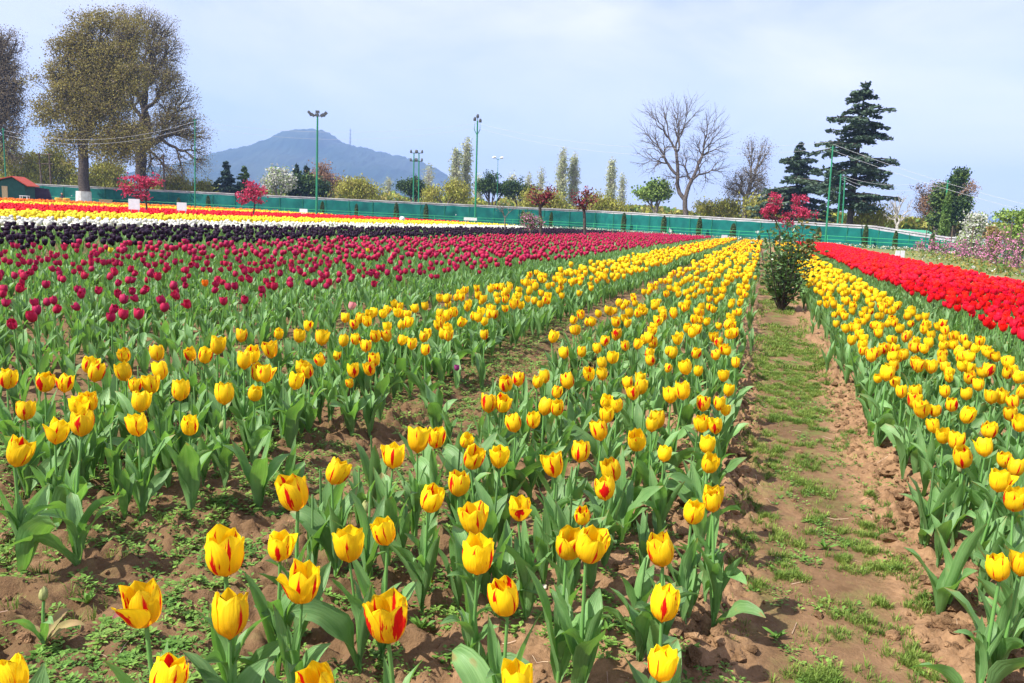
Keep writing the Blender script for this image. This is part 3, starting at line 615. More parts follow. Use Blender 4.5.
for px, D, yt, wd, lab, sd, k in ((456, 150, 143, 6.5, "left and shorter poplar of the tallest pair", 71, 1), (466, 152, 135, 6.5, "right and taller poplar of the tallest pair", 72, 1), (562, 160, 145, 6, "left poplar of the middle pair behind the saplings", 73, 1), (573, 162, 152, 6, "right poplar of the middle pair behind the saplings", 74, 1),
                              (611, 165, 157, 5, "lone poplar right of the middle pair", 75, 1), (541, 190, 166, 5, "faint slim poplar left of the middle pair", 76, 0), (528, 195, 171, 5, "faintest slim poplar above the dark green trees", 77, 0), (428, 175, 160, 7, "pale poplar right of the twin green poles", 78, 0),
                              (622, 175, 172, 4, "thin bare-looking poplar just right of the lone one", 79, 0), (388, 185, 175, 5, "faint poplar left of the twin green poles", 80, 0), (512, 150, 172, 8, "pale poplar right of the small street lamp", 81, 0), (478, 165, 172, 7, "pale poplar behind the slim bracket pole", 82, 0)):
    yb = 210; hh = (yb - yt) / 2
    tree("poplar", lab, px, D, [(px + .02 * hh, yt + hh * .5, wd * .55, hh * .5), (px, yt + hh, wd, hh * .95), (px, yt + hh * 1.5, wd * .9, hh * .5)], 420 if k else 240, .025, F_POP, BK_PALE, leaf=.24, nleaf=9 if k else 5, spread=.30, seed=sd, group="slim poplars behind the fence", lead=.30, pw=.42, shell=.1, cat="poplar", stretch=1.6)

# --- a thin line of mixed scrub closing the view behind the fence
tp = []; rr = np.random.default_rng(90)
for a_, b2, D in ((-60, 230, 135), (230, 470, 150), (470, 700, 140), (700, 830, 120), (830, 1010, 105)):
    n = int((b2 - a_) * 26); px = rr.uniform(a_, b2, n); hz_ = 217 + .049 * (px - 512); y = hz_ - 4 - rr.random(n) ** 1.3 * (8 + 9 * vnoise(px / 14, px * 0, 5))
    tp.append(np.array([at(u_, v_, D + q) for u_, v_, q in zip(px, y, rr.uniform(-4, 8, n))]))
C = np.vstack(tp); V, Q = quads_at(C, rr.uniform(.4, 1.0, len(C)), 1.2, r=rr)
o = obj("undergrowth", mk_mesh("undergrowth", V, [Q], [F_GREEN, F_YG, F_OLIVE], [rr.integers(0, 3, len(Q))], smooth=False)); tag(o, "low mixed scrub filling the gaps behind the green fence", "undergrowth", kind='stuff')

# ------------------------------------------------------------------ the green cloth fence
NET = mat("green_fence_cloth", (.002, .10, .092), .8, (.006, .155, .13), 1.1, spec=.2, trans=.12, detail=6)
WALLM = mat("fence_wall_cap", (.50, .49, .50), .85, (.34, .32, .34), 1.2)
GREENP = mat("green_paint", (.012, .20, .085), .45, (.02, .16, .08), 3); RAILM = mat("light_green_paint", (.05, .42, .16), .5)
corners = [(-40, 112, 2.42), (62, 110, 2.42), (300, 104, 2.35), (600, 98, 2.35), (868, 68, 1.80), (942, 61, 1.15), (1060, 52, 1.2)]
CP = [(base_at(px, D), zt) for px, D, zt in corners]
fo = empty("fence", (0, 0, 0)); tag(fo, "long green cloth fence with grey capped wall behind the tulip beds", "fence")
cl = MB(); cap = MB(); V = []; 
pts = []; 
for (p0, z0), (p1, z1) in zip(CP[:-1], CP[1:]):
    n = max(2, int(np.linalg.norm(p1 - p0) / .35)); s = np.arange(n) / n
    for q in s: pts.append((p0 + (p1 - p0) * q, z0 + (z1 - z0) * q))
pts.append(CP[-1]); P = np.array([p[0] for p in pts]); ZT = np.array([p[1] for p in pts]); n = len(P)
tg = np.gradient(P, axis=0); tg /= np.linalg.norm(tg, axis=1)[:, None]; nrm = np.stack([tg[:, 1], -tg[:, 0], 0 * ZT], -1)
K = 6; G = np.zeros((K, n, 3)); s_len = np.arange(n) * .35
for k in range(K):
    f = k / (K - 1); bulge = (np.sin(s_len * 2.1) * .05 + (vnoise(s_len * 1.3, s_len * 0 + k * 1.7, 6) - .5) * .22) * math.sin(f * 3.14)
    sag = -.05 * abs(np.sin(s_len * math.pi / 3.2)) * (f > .99)
    G[k] = P + nrm * bulge[:, None]; G[k][:, 2] = -.6 + (ZT - .16 + .6) * f + sag
obj("cloth", mk_mesh("cloth", G.reshape(-1, 3), [grid_q(n, K)] if False else [np.stack([np.arange(n * K).reshape(K, n)[:-1, :-1], np.arange(n * K).reshape(K, n)[:-1, 1:], np.arange(n * K).reshape(K, n)[1:, 1:], np.arange(n * K).reshape(K, n)[1:, :-1]], -1).reshape(-1, 4)], NET), fo)
for i in range(0, n - 1):
    if i % 1 == 0:
        j = min(i + 1, n - 1)
        if True:
            a_, b2 = P[i] - nrm[i] * .20, P[j] - nrm[j] * .20; zt = ZT[i] + .02 * vnoise(i * .2, 0.0, 3); mid = (a_ + b2) / 2; d = b2 - a_; Ln = np.linalg.norm(d); rz = math.atan2(d[1], d[0])
            cap.box((mid[0], mid[1], zt / 2 - .3), (Ln - .003, .16, zt + .5), rz); cap.box((mid[0], mid[1], zt + .03), (Ln - .002, .30, .10), rz)
cap.build("wall", WALLM, fo)
for i in range(0, n, 9):
    m = MB(); q = P[i] + nrm[i] * .07; m.tube([q + [0, 0, -.6], q + [0, 0, ZT[i] - .1]], .03, 6); m.build("post", GREENP, fo)
# low railing in front of the fence
ro = empty("railing", (0, 0, 0)); tag(ro, "low thin light green railing running in front of the fence", "railing"); m = MB(); Pr = P + nrm * 2.2
for z in (.55, .85):
    Pz = Pr.copy(); Pz[:, 2] = z; m.tube(Pz[::4], .018, 4)
for i in range(0, n, 14): m.tube([Pr[i] + [0, 0, -.1], Pr[i] + [0, 0, .9]], .025, 5)
m.build("rails", RAILM, ro)
# white flowers along the fence foot
q = np.repeat(P, 16, 0) + np.repeat(nrm, 16, 0) * rng.uniform(3.0, 5.2, (n * 16, 1)) + np.c_[rng.normal(0, .3, (n * 16, 2)), np.zeros(n * 16)]
q[:, 2] = .12 + rng.random(n * 16) * .22; V, Q = quads_at(q, rng.uniform(.07, .16, len(q)), 1.0); o = obj("border_flowers", mk_mesh("border_flowers", V, [Q], [F_WHT, F_GREEN], [(rng.random(len(Q)) < .5).astype(int)], smooth=False)); tag(o, "strip of small white flowers along the foot of the green fence", "flowers", kind='stuff')

def fence_pt(px, off):
    """point on the ground OFF metres before the fence, seen in column px"""
    best = None
    for i in range(n):
        p = P[i] + nrm[i] * off; d = p - EYE; z = d @ fw; x = 512 + FPX * (d @ cr) / z
        if best is None or abs(x - px) < best[0]: best = (abs(x - px), p, nrm[i])
    return best[1].copy()
def cyl_foliage(Rr, H, k, seed, leaf, base=0.0):
    r = np.random.default_rng(seed); h = r.random(k); a = r.uniform(0, 6.28, k); prof = np.interp(h, [0, .08, .3, .7, .9, 1], [.7, .95, 1, .85, .55, .12]); rad = Rr * prof * (.75 + .3 * r.random(k))
    C = np.stack([np.cos(a) * rad, np.sin(a) * rad, base + h * H], -1); return quads_at(C, leaf * r.uniform(.6, 1.3, k), 1.6, up=((0, 0, 1), .5), r=r)
def cypress(px, off, H, Rr, lab, seed):
    p = fence_pt(px, off); p[2] = 0; o = empty("columnar_cypress", p); tag(o, lab, "cypress", "clipped cypresses along the fence"); m = MB(); m.tube([(0, 0, -.05), (0, 0, H * .85)], [.05, .02], 6); m.build("trunk", BK_DARK, o)
    V, Q = cyl_foliage(Rr, H, int(900 * H), seed, .11, .03); obj("crown", mk_mesh("crown", V, [Q], F_CYP, smooth=False), o)
NTH = "first second third fourth fifth sixth seventh eighth ninth tenth eleventh twelfth thirteenth fourteenth fifteenth sixteenth seventeenth".split()
for i, (px, H, Rr) in enumerate([(148, 1.35, .22), (178, 1.5, .27), (207, 1.95, .27), (323, 1.9, .26), (355, 1.8, .22), (395, 2.15, .33), (427, 2.2, .30), (522, 1.9, .30), (551, 1.9, .22), (623, 2.2, .28), (662, 2.0, .30), (698, 2.0, .28), (733, 1.5, .28), (819, 1.5, .24), (863, 1.85, .20), (895, 1.45, .16), (931, 1.4, .18)]):
    cypress(px, 1.1, H, Rr, f"clipped columnar cypress against the fence, {NTH[i]} from the left", 200 + i)

# ------------------------------------------------------------------ poles, lamps and cables
LAMPG = mat("lamp_housing", (.08, .085, .09), .4); LAMPW = mat("lamp_white", (.7, .7, .7), .4); WOODP = mat("wooden_pole", (.09, .06, .045), .9, (.14, .10, .07), 4)
def pole_axis(bpx, D, tpx, tpy):
    b = base_at(bpx, D); t_ = at(tpx, tpy, D); return b, t_
def pole(name, bpx, D, tpx, tpy, lab, cat, m_=None, r0=.10, group=None):
    b, t_ = pole_axis(bpx, D, tpx, tpy); t_ = t_ - b; t_[1] = t_[1] * 0 + t_[1]; o = empty(name, b); tag(o, lab, cat, group)
    m = MB(); m.tube([(0, 0, -.1), t_ * .5, t_], [r0, r0 * .85, r0 * .7], 10); m.box((0, 0, .02), (r0 * 5, r0 * 5, .06)); m.build("pole", m_ or GREENP, o, smooth=False); return o, t_
RT = np.array([_r0[0], _r0[1], 0])
o, tpt = pole("floodlight_mast", 316.5, 84, 317.5, 116, "tall green floodlight mast with a fan of dark floodlights", "light mast", r0=.13)
m = MB(); m.tube([tpt - RT * .7, tpt + RT * .7], .05, 6); m.build("crossarm", LAMPG, o)
for k, (dx, dz, tilt) in enumerate([(-.85, .30, -.8), (-.5, .10, -.6), (0, .42, 0), (-.06, .1, 0), (.5, .10, .6), (.85, .30, .8)]):
    m = MB(); ca, sa = math.cos(tilt), math.sin(tilt); ax = np.array([RT * ca + np.array([0, 0, sa]), [-RT[1], RT[0], 0], -RT * sa + np.array([0, 0, ca])])
    m.box(tpt + RT * dx + [0, 0, dz], (.36, .3, .26), ax=ax); m.box(tpt + RT * dx * .9 + [0, 0, dz * .4], (.07, .07, .35)); m.build("floodlight", LAMPG, o)
o, tpt = pole("bracket_pole", 475, 92, 477.5, 121, "slim green pole with forked bracket and three insulators", "pole", r0=.12)
for dx, dz in ((-.32, .0), (0, .35), (.32, -.15)):
    m = MB(); q = tpt + RT * dx; m.tube([tpt - [0, 0, 1.6], tpt - [0, 0, 1.0] + RT * dx, q + [0, 0, dz]], .04, 5); m.build("bracket", GREENP, o); m = MB(); m.tube([q + [0, 0, dz], q + [0, 0, dz + .22], q + [0, 0, dz + .42]], [.16, .19, .1], 8); m.build("insulator", LAMPG, o)
for bp, tp_, lab in ((413, 414, "left of the twin green poles topped with insulators"), (418.5, 419, "right of the twin green poles topped with insulators")):
    o, tpt = pole("insulator_pole", bp, 104, tp_, 153, lab, "pole", r0=.10, group="twin green poles before the hill")
    for z in (0, -1.05):
        m = MB(); m.box(tpt + [0, 0, z], (.9, .08, .08), ax=np.array([RT, [-RT[1], RT[0], 0], [0, 0, 1]])); m.build("crossarm", LAMPG, o)
        for dx in (-.4, .4): m = MB(); q = tpt + RT * dx + [0, 0, z]; m.tube([q, q + [0, 0, .2], q + [0, 0, .4]], [.13, .15, .08], 7); m.build("insulator", LAMPG, o)
def street_lamp(bpx, D, tpx, tpy, lab, hm, sz=1.0):
    o, tpt = pole("street_lamp", bpx, D, tpx, tpy, lab, "street lamp", r0=.06 * sz)
    for sgn in (-1, 1):
        m = MB(); m.tube([tpt - [0, 0, .3], tpt + RT * sgn * .5 * sz], .035, 5); m.build("arm", GREENP, o)
        m = MB(); q = tpt + RT * sgn * .75 * sz; m.tube([q - RT * .34 * sz + [0, 0, .0], q + [0, 0, .08], q + RT * .34 * sz + [0, 0, .12]], [.14 * sz, .24 * sz, .12 * sz], 8); m.build("lamp_head", hm, o)
street_lamp(496.5, 118, 498, 158, "small street lamp with twin white heads behind the round dark tree", LAMPW, .75)
street_lamp(401, 150, 402, 184, "faint twin-headed street lamp in front of the hill's foot", LAMPG, .8)
GP = {}
for key, bp, D, tp_, ty, lab in (("a", 7, 92, 3, 128, "thin green pole behind the red-roofed hut"), ("b", 195, 90, 195, 119, "thin tall green pole right of the plane trees"), ("c", 825, 66, 833, 146, "tall leaning green pole in front of the tall cedar"), ("d", 836, 74, 841, 174, "shorter green pole between the cedars' trunks"), ("e", 841, 75, 845, 177, "short green pole closest to the tall cedar's trunk"), ("f", 941, 66, 948, 180, "green pole wrapped in creeper before the ivy-grown tree")):
    o, tpt = pole("green_pole", bp, D, tp_, ty, lab, "pole", r0=.085); GP[key] = np.array(o.location) + tpt
    m = MB(); m.box(tpt + [0, 0, -.15], (.4, .06, .06), ax=np.array([RT, [-RT[1], RT[0], 0], [0, 0, 1]])); m.build("crossarm", GREENP, o)
# wooden H-pole and its neighbour by the right plane tree
b1, t1 = pole_axis(43, 116, 39, 153); b2, t2 = pole_axis(52, 116, 49, 153); o = empty("double_pole", b1); tag(o, "dark double pole joined by crossbars in front of the willows at left", "power pole")
for a_, c_ in ((b1, t1), (b2, t2)): m = MB(); m.tube([a_ - b1, c_ - b1], [.14, .10], 8); m.build("pole", WOODP, o)
for f in (.97, .78): m = MB(); m.tube([b1 * (1 - f) + t1 * f - b1 - RT * .5, b2 * (1 - f) + t2 * f - b1 + RT * .5], .08, 5); m.build("crossarm", WOODP, o)
b1, t1 = pole_axis(166, 112, 163, 155); o = empty("transformer_pole", b1); tag(o, "dark pole with crossbars below the right plane tree's branches", "power pole"); m = MB(); m.tube([(0, 0, 0), t1 - b1], [.14, .11], 8); m.build("pole", WOODP, o)
for f in (.93, .82): m = MB(); q = (t1 - b1) * f; m.tube([q - RT * .9, q + RT * .9], .07, 5); m.build("crossarm", WOODP, o)
CABM = mat("cable_grey", (.48, .48, .52), .6)
def cable(a_, b2, sag, lab, r_=.02, grp=None, name="power_cable"):
    s = np.linspace(0, 1, 28)[:, None]; Pc = a_ + (b2 - a_) * s; Pc[:, 2] -= (4 * sag * s * (1 - s))[:, 0]; m = MB(); m.tube(Pc, r_, 4); tag(m.build(name, CABM), lab, "cable", grp)
bt = np.array(bpy.data.objects["bracket_pole"].location) + (at(477.5, 121, 92) - base_at(475, 92))
for k, w_ in enumerate(("upper", "lower")):
    dz = np.array([0, 0, -.25 - .5 * k]); cable(GP["a"] + dz, GP["b"] + dz, 1.5, f"{w_} pale cable between the hut's pole and the plane trees' pole", 0.011, "cables slung between the poles")
    cable(GP["b"] + dz, bt + dz, 1.1 + .3 * k, f"{w_} pale cable passing in front of the hill's sky", 0.009, "cables slung between the poles"); cable(bt + dz, GP["c"] + dz + [0, 0, .6], 1.5 + .2 * k, f"{w_} pale cable crossing in front of the walnut tree", 0.009, "cables slung between the poles")
    cable(GP["c"] + dz + [0, 0, .4], at(1100, 222 + 6 * k, 52), .4, f"{w_} pale cable running down to the right edge over the fence", 0.009, "cables slung between the poles")
for k in range(3): cable(GP["d"] + [0, 0, -.1 - .15 * k], GP["f"] + [0, 0, -.3 * k + .1], .7 + .25 * k, f"{('top', 'middle', 'bottom')[k]} short cable drooping right across the tall cedar", 0.008, "short cables by the cedar")
cv, cq = cyl_foliage(.35, 4.6, 1500, 77, .2, .2); o = bpy.data.objects["green_pole.005"]; obj("creeper", mk_mesh("creeper", cv, [cq], F_GREEN, smooth=False), o)

# ------------------------------------------------------------------ hut, stall, signs and the little things at the fence
hb_ = base_at(6, 88); o = empty("garden_hut", hb_, YAW + .22); tag(o, "small dark green hut with a red gabled roof at left", "hut"); HG = mat("hut_green", (.015, .075, .06), .8, (.02, .10, .08), 3); HR = mat("red_roof", (.42, .06, .035), .6, (.52, .10, .06), 6); HW = mat("pale_wood", (.52, .38, .20), .8, (.62, .48, .28), 8)
m = MB(); m.box((0, 1.2, .95), (4.1, 3, 1.9)); m.add([(-2.05, -.3, 1.9), (2.05, -.3, 1.9), (0.9, -.3, 2.75), (-2.05, 2.7, 1.9), (2.05, 2.7, 1.9), (.9, 2.7, 2.75)], [[0, 3, 5, 2], [1, 2, 5, 4]], [[0, 2, 1], [3, 4, 5]]); m.build("wall", HG, o)
m = MB()
for x0, z0, x1, z1 in ((-2.35, 1.92, .9, 2.84), (.9, 2.84, 2.45, 1.86)):
    a_ = math.atan2(z1 - z0, x1 - x0); ax = np.array([[math.cos(a_), 0, math.sin(a_)], [0, 1, 0], [-math.sin(a_), 0, math.cos(a_)]]); m.box(((x0 + x1) / 2, 1.2, (z0 + z1) / 2 + .05), (math.hypot(x1 - x0, z1 - z0), 3.7, .09), ax=ax)
m.build("roof", HR, o)
m = MB(); m.box((.05, -.34, .95), (.55, .07, 1.7)); m.build("door", HW, o); m = MB(); m.box((-.95, -.36, .5), (.9, .1, .75)); m.build("counter", HW, o); m = MB(); m.box((-1.0, -.33, 1.35), (.8, .05, .55)); m.build("window", mat("hut_window", (.02, .16, .13), .3), o)
o = empty("tarp_shelter", base_at(37, 92), YAW + .5); tag(o, "low shelter under a sloping dark purple-grey tarp beside the hut", "shelter"); m = MB(); m.add([(-1.6, 0, 0), (1.6, 0, 0), (1.15, 0, 1.75), (-1.0, 0, 1.95), (-1.6, 2, 0), (1.7, 2, 0), (1.2, 2, 1.75), (-1.0, 2, 1.95)], [[0, 1, 2, 3], [5, 4, 7, 6], [1, 5, 6, 2], [4, 0, 3, 7], [3, 2, 6, 7]]); m.build("tarp", mat("dark_tarp", (.035, .02, .045), .7, (.06, .035, .07), 2, bump=.4), o)
m = MB(); m.add([(-1.3, -.05, 2.1), (-.1, -.05, 2.0), (-.9, -.05, 1.35), (-1.3, -.02, 2.14), (-.1, -.02, 2.04), (-.9, -.02, 1.39)], [[0, 1, 4, 3], [1, 2, 5, 4], [2, 0, 3, 5]], [[0, 2, 1], [3, 4, 5]]); m.build("cloth", mat("teal_cloth", (.05, .35, .27), .7), o)
o = empty("table", base_at(25, 84), YAW); tag(o, "small white table in front of the red-roofed hut", "table"); WH = mat("white_paint", (.75, .76, .78), .5, (.66, .66, .68), 6)
m = MB(); m.box((0, 0, .85), (.85, .5, .06)); m.build("table_top", WH, o)
for sx in (-.36, .36):
    for sy in (-.2, .2): m = MB(); m.box((sx, sy, .41), (.06, .06, .82)); m.build("leg", WH, o)
def sign(px, py0, py1, wpx, D, lab, legs=True):
    b = base_at(px, D); zt = at(px, py0, D)[2]; zb = at(px, py1, D)[2]; wd = wpx * D / FPX; o = empty("sign_board", b, YAW + .05); tag(o, lab, "sign")
    m = MB(); m.box((0, 0, (zt + zb) / 2), (wd, .04, zt - zb)); m.build("board", WH, o)
    for s in (-1, 1): m = MB(); m.box((s * wd * .35, .05, zb / 2 + .1), (.05, .05, zb + .2)); m.build("leg", WH, o)
sign(134.5, 199, 209.5, 11, 42, "blank white sign board below the left crimson blossom tree"); sign(182, 202.5, 210.5, 9.5, 44, "blank white sign board among the yellow and red bands"); sign(897, 250.5, 258.5, 4.2, 39, "left of two small white signs beyond the red bed"); sign(902, 250.5, 258.5, 4.0, 39, "right of two small white signs beyond the red bed"); sign(724, 235, 241.5, 6, 58, "small white sign at the far end of the crimson bed"); sign(470, 217.5, 220.5, 13, 72, "low white sign at the foot of the slim bracket pole")
o = empty("garden_bench", base_at(303, 82), YAW); tag(o, "small white bench beside the floodlight mast", "bench"); m = MB(); m.box((0, 0, .45), (.8, .4, .06)); m.build("seat", WH, o); m = MB(); m.box((0, .18, .75), (.8, .05, .35)); m.build("backrest", WH, o)
for sx in (-.34, .34): m = MB(); m.box((sx, 0, .21), (.07, .36, .42)); m.build("leg", WH, o)
m = MB(); b = base_at(402, 62); th = [(0, .05), (.08, .17), (.22, .22), (.36, .17), (.42, .05)]; m.tube([b + [0, 0, .35 + z] for z, r_ in th], [r_ for z, r_ in th], 12); m.tube([b, b + [0, 0, .4]], .03, 5); tag(m.build("white_ball", WH, smooth=True), "white ball on a short stake among the red band", "ball")
m = MB(); b = base_at(106, 86); m.box(b + [0, 0, .40], (1.2, .7, .80), YAW + .5); m.box(b + [0, 0, .84], (1.3, .8, .07), YAW + .5); tag(m.build("wooden_crate", HW), "tan wooden crate right of the whitewashed trunk", "crate")
for bx, lab in ((58.5, "orange-yellow basket left of the seated person"), (66.5, "orange-yellow basket right of the seated person")):
    m = MB(); b = base_at(bx, 87); m.tube([b, b + [0, 0, .3], b + [0, 0, .78], b + [0, 0, .82]], [.24, .30, .36, .28], 10); tag(m.build("basket", mat("orange_basket", (.75, .42, .06), .7)), lab, "basket")

# --- a seated person in dark clothes
def skin_figure(name, pts, edges, rad, m_, parent, root=0):
    me = bpy.data.meshes.new(name); me.from_pydata(pts, edges, []); o = obj(name, me, parent); o.data.materials.append(m_)
    sm = o.modifiers.new("skin", 'SKIN'); me.skin_vertices[0]
    for i, r_ in enumerate(rad): me.skin_vertices[0].data[i].radius = (r_, r_); me.skin_vertices[0].data[i].use_root = (i == root)
    s2 = o.modifiers.new("sub", 'SUBSURF'); s2.levels = 1; s2.render_levels = 1; return o
DKC = mat("dark_clothes", (.03, .03, .045), .85); SKN = mat("skin", (.38, .22, .15), .6); HAI = mat("black_hair", (.015, .012, .012), .6)
pb = base_at(62.5, 88); po = empty("person", pb, YAW); tag(po, "person in dark clothes sitting low by the orange-yellow baskets", "person")
pp = [(0, 0, .45), (0, 0, .72), (0, -.02, .98), (0, -.02, 1.10), (0, -.04, 1.22), (.2, 0, .95), (.27, -.12, .72), (.2, -.3, .6), (-.2, 0, .95), (-.27, -.12, .72), (-.2, -.3, .6), (.13, -.38, .5), (.14, -.42, .08), (-.13, -.38, .5), (-.14, -.42, .08), (.14, -.55, .04), (-.14, -.55, .04)]
ee = [(0, 1), (1, 2), (2, 3), (3, 4), (2, 5), (5, 6), (6, 7), (2, 8), (8, 9), (9, 10), (0, 11), (11, 12), (0, 13), (13, 14), (12, 15), (14, 16)]
try:
    me = bpy.data.meshes.new("body"); me.from_pydata(pp, ee, []); bo = obj("body", me, po); me.materials.append(DKC); bo.modifiers.new("skin", 'SKIN')
    for i, r_ in enumerate([.16, .15, .16, .06, .10, .07, .05, .035, .07, .05, .035, .085, .055, .085, .055, .04, .04]): me.skin_vertices[0].data[i].radius = (r_, r_)
    bo.modifiers.new("sub", 'SUBSURF').levels = 1
except Exception as ex: print("person:", ex)
m = MB(); m.tube([(0, -.04, 1.14), (0, -.04, 1.22), (0, -.03, 1.32), (0, -.02, 1.36)], [.06, .105, .10, .03], 10); m.build("head", SKN, po, smooth=True)
m = MB(); m.tube([(0, -.0, 1.2), (0, .0, 1.3), (0, -.0, 1.385)], [.10, .118, .04], 10); m.build("hair", HAI, po, smooth=True)
m = MB(); m.box((0, .0, .2), (.4, .35, .4)); o = m.build("stool", WOODP); o.location = tuple(pb); o.rotation_euler = (0, 0, YAW); tag(o, "low dark stool under the seated person", "stool")
m = MB(); b = base_at(938, 72); 
o = empty("garden_shed", base_at(913, 92), YAW); tag(o, "low shed with a bright green pitched roof behind the fence at right", "shed"); m = MB(); m.box((0, 1.5, .6), (4.2, 3, 1.2)); m.build("wall", HG, o); m = MB(); m.add([(-2.4, -.2, 1.2), (2.4, -.2, 1.2), (2.4, 1.5, 1.95), (-2.0, 1.5, 1.95), (-2.4, 3.2, 1.2), (2.4, 3.2, 1.2), (-2.4, -.2, 1.14), (2.4, -.2, 1.14), (2.4, 3.2, 1.14), (-2.4, 3.2, 1.14)], [[0, 1, 2, 3], [3, 2, 5, 4], [6, 9, 8, 7], [0, 6, 7, 1], [4, 5, 8, 9]], [[0, 3, 4], [1, 5, 2]]); m.build("roof", mat("green_roof", (.07, .30, .18), .6), o)

# ------------------------------------------------------------------ saplings standing in the beds
tree("blossom_tree", "crimson blossoming sapling at far left above a white sign", 146, 46, [(140, 182, 12, 9), (128, 186, 9, 8), (154, 180, 10, 7), (138, 195, 12, 5)], 85, .012, F_RED, BK_DARK, leaf=.14, nleaf=12, spread=.11, seed=101, pw=.33, trunk=(146, 197), wob=.12)
tree("blossom_tree", "crimson blossoming sapling below the hill's left slope", 254, 50, [(252, 189, 8, 9), (246, 197, 9, 8), (262, 191, 7, 6), (252, 181, 4, 4), (257, 199, 7, 4)], 66, .012, F_RED, BK_DARK, leaf=.15, nleaf=13, spread=.11, seed=102, pw=.33, trunk=(254, 200), wob=.12)
tree("blossom_tree", "crimson blossoming sapling rising above the dark shrub on the path", 779, 24, [(774, 202, 7, 8), (769, 213, 8, 5), (783, 217, 10, 4), (795, 212, 11, 6), (800, 200, 8, 5), (810, 215, 8, 4), (788, 222, 6, 5)], 95, .006, F_RED, BK_DARK, leaf=.055, nleaf=24, spread=.05, seed=103, pw=.33, trunk=(780, 234), wob=.12, shell=.6)
for bp, D, lb, tr, lab, sd in ((541, 38, [(533, 192, 6, 9), (548, 192, 8, 8), (540, 200, 9, 7), (553, 197, 5, 6)], (540, 208), "nearer wine-red budding sapling in front of the fence", 104), (585, 40, [(576, 199, 6, 8), (588, 196, 7, 8), (582, 204, 10, 6), (594, 203, 5, 6)], (584, 211), "farther wine-red budding sapling right of the nearer one", 105)):
    tree("sapling", lab, bp, D, lb, 60, .014, F_DRED, BK_DARK, leaf=.085, nleaf=8, spread=.09, seed=sd, trunk=tr, group="wine-red saplings", pw=.42, shell=.1, stretch=1.5)
tree("sapling", "thin bare grey sapling left of the small pink bush", 505, 44, [(500, 207, 6, 5), (512, 207, 6, 5)], 26, .010, F_GREYB, BK_GREY, leaf=.06, nleaf=1, spread=.1, seed=106, trunk=(505, 218))
tree("flowering_bush", "small pink and green flowering bush at the nearer sapling's foot", 531, 37, [(528, 217, 6, 5), (536, 222, 7, 5), (530, 225, 7, 4)], 110, .006, F_PINK, BK_GREY, leaf=.07, nleaf=12, spread=.09, seed=107, cat="bush", extra=(F_GREEN, .6))

# pink flowering shrubs in a loose row behind the red bed, with stakes
rp_ = random.Random(3)
NETB = mat("dark_mesh_fence", (.05, .10, .13), .7, (.07, .12, .16), 2, trans=.3)
PKL = "first second third fourth fifth sixth seventh eighth ninth tenth eleventh twelfth thirteenth fourteenth fifteenth".split()
spx = [(921, 60, 244, 262), (934, 55, 241, 264), (946, 50, 243, 267), (957, 46, 246, 270), (966, 42, 243, 272), (977, 40, 246, 276), (988, 37, 240, 277), (997, 34, 250, 281), (1003, 33, 235, 284), (1012, 30, 246, 288), (1020, 27, 238, 294), (1030, 26, 244, 296)]
for i, (px, D, yt, yb) in enumerate(spx):
    q = base_at(px, D); hz_ = 217 + .049 * (px - 512); h = (yb - yt); lb = [(px + rp_.uniform(-3, 3), yt + h * .02, 4.5, h * .22), (px + rp_.uniform(-4, 4), yt + h * .35, 6.5, h * .28), (px, yt + h * .75, 6, h * .18)]
    o = tree("flowering_shrub", f"pink flowering shrub behind the red bed, {PKL[i]} of the row from the left", px, D, lb, 75, .008, F_PINK, BK_GREY, leaf=.0024 * D, nleaf=6, spread=.0026 * D, seed=120 + i, group="pink flowering shrubs behind the red bed", cat="shrub", extra=(F_GREEN, .38), shell=.1)
    if i % 2 == 0: m = MB(); b = base_at(px + 3, D + .5); m.tube([b, b + [0, 0, 1.7 + .1 * (i % 3)]], .03, 5); tag(m.build("wooden_stake", WOODP), f"grey stake standing by the {PKL[i]} pink shrub from the left", "stake", "stakes along the pink shrubs")
tree("flowering_bush", "brown-olive upright bush between the white blossoms and the light green tree", 995, 40, [(995, 236, 7, 9), (995, 248, 7, 9)], 260, .008, F_RUST, BK_GREY, leaf=.12, nleaf=14, spread=.1, seed=140, cat="bush", extra=(F_OLIVE, .6))
C = []; r = np.random.default_rng(141)
for (px, D, yt, yb) in spx:
    b = base_at(px, D); C.append(b + np.c_[r.normal(0, 1.3, (260, 2)), r.random(260) * .22 + .02])
C = np.vstack(C); V, Q = quads_at(C, r.uniform(.05, .14, len(C)), 1.3, r=r); tag(obj("undergrowth", mk_mesh("undergrowth", V, [Q], [F_OLIVE, F_GREEN, F_WHT], [r.choice(3, len(Q), p=[.45, .50, .05])], smooth=False)), "olive weeds and small white flowers around the pink shrubs", "weeds", kind='stuff')

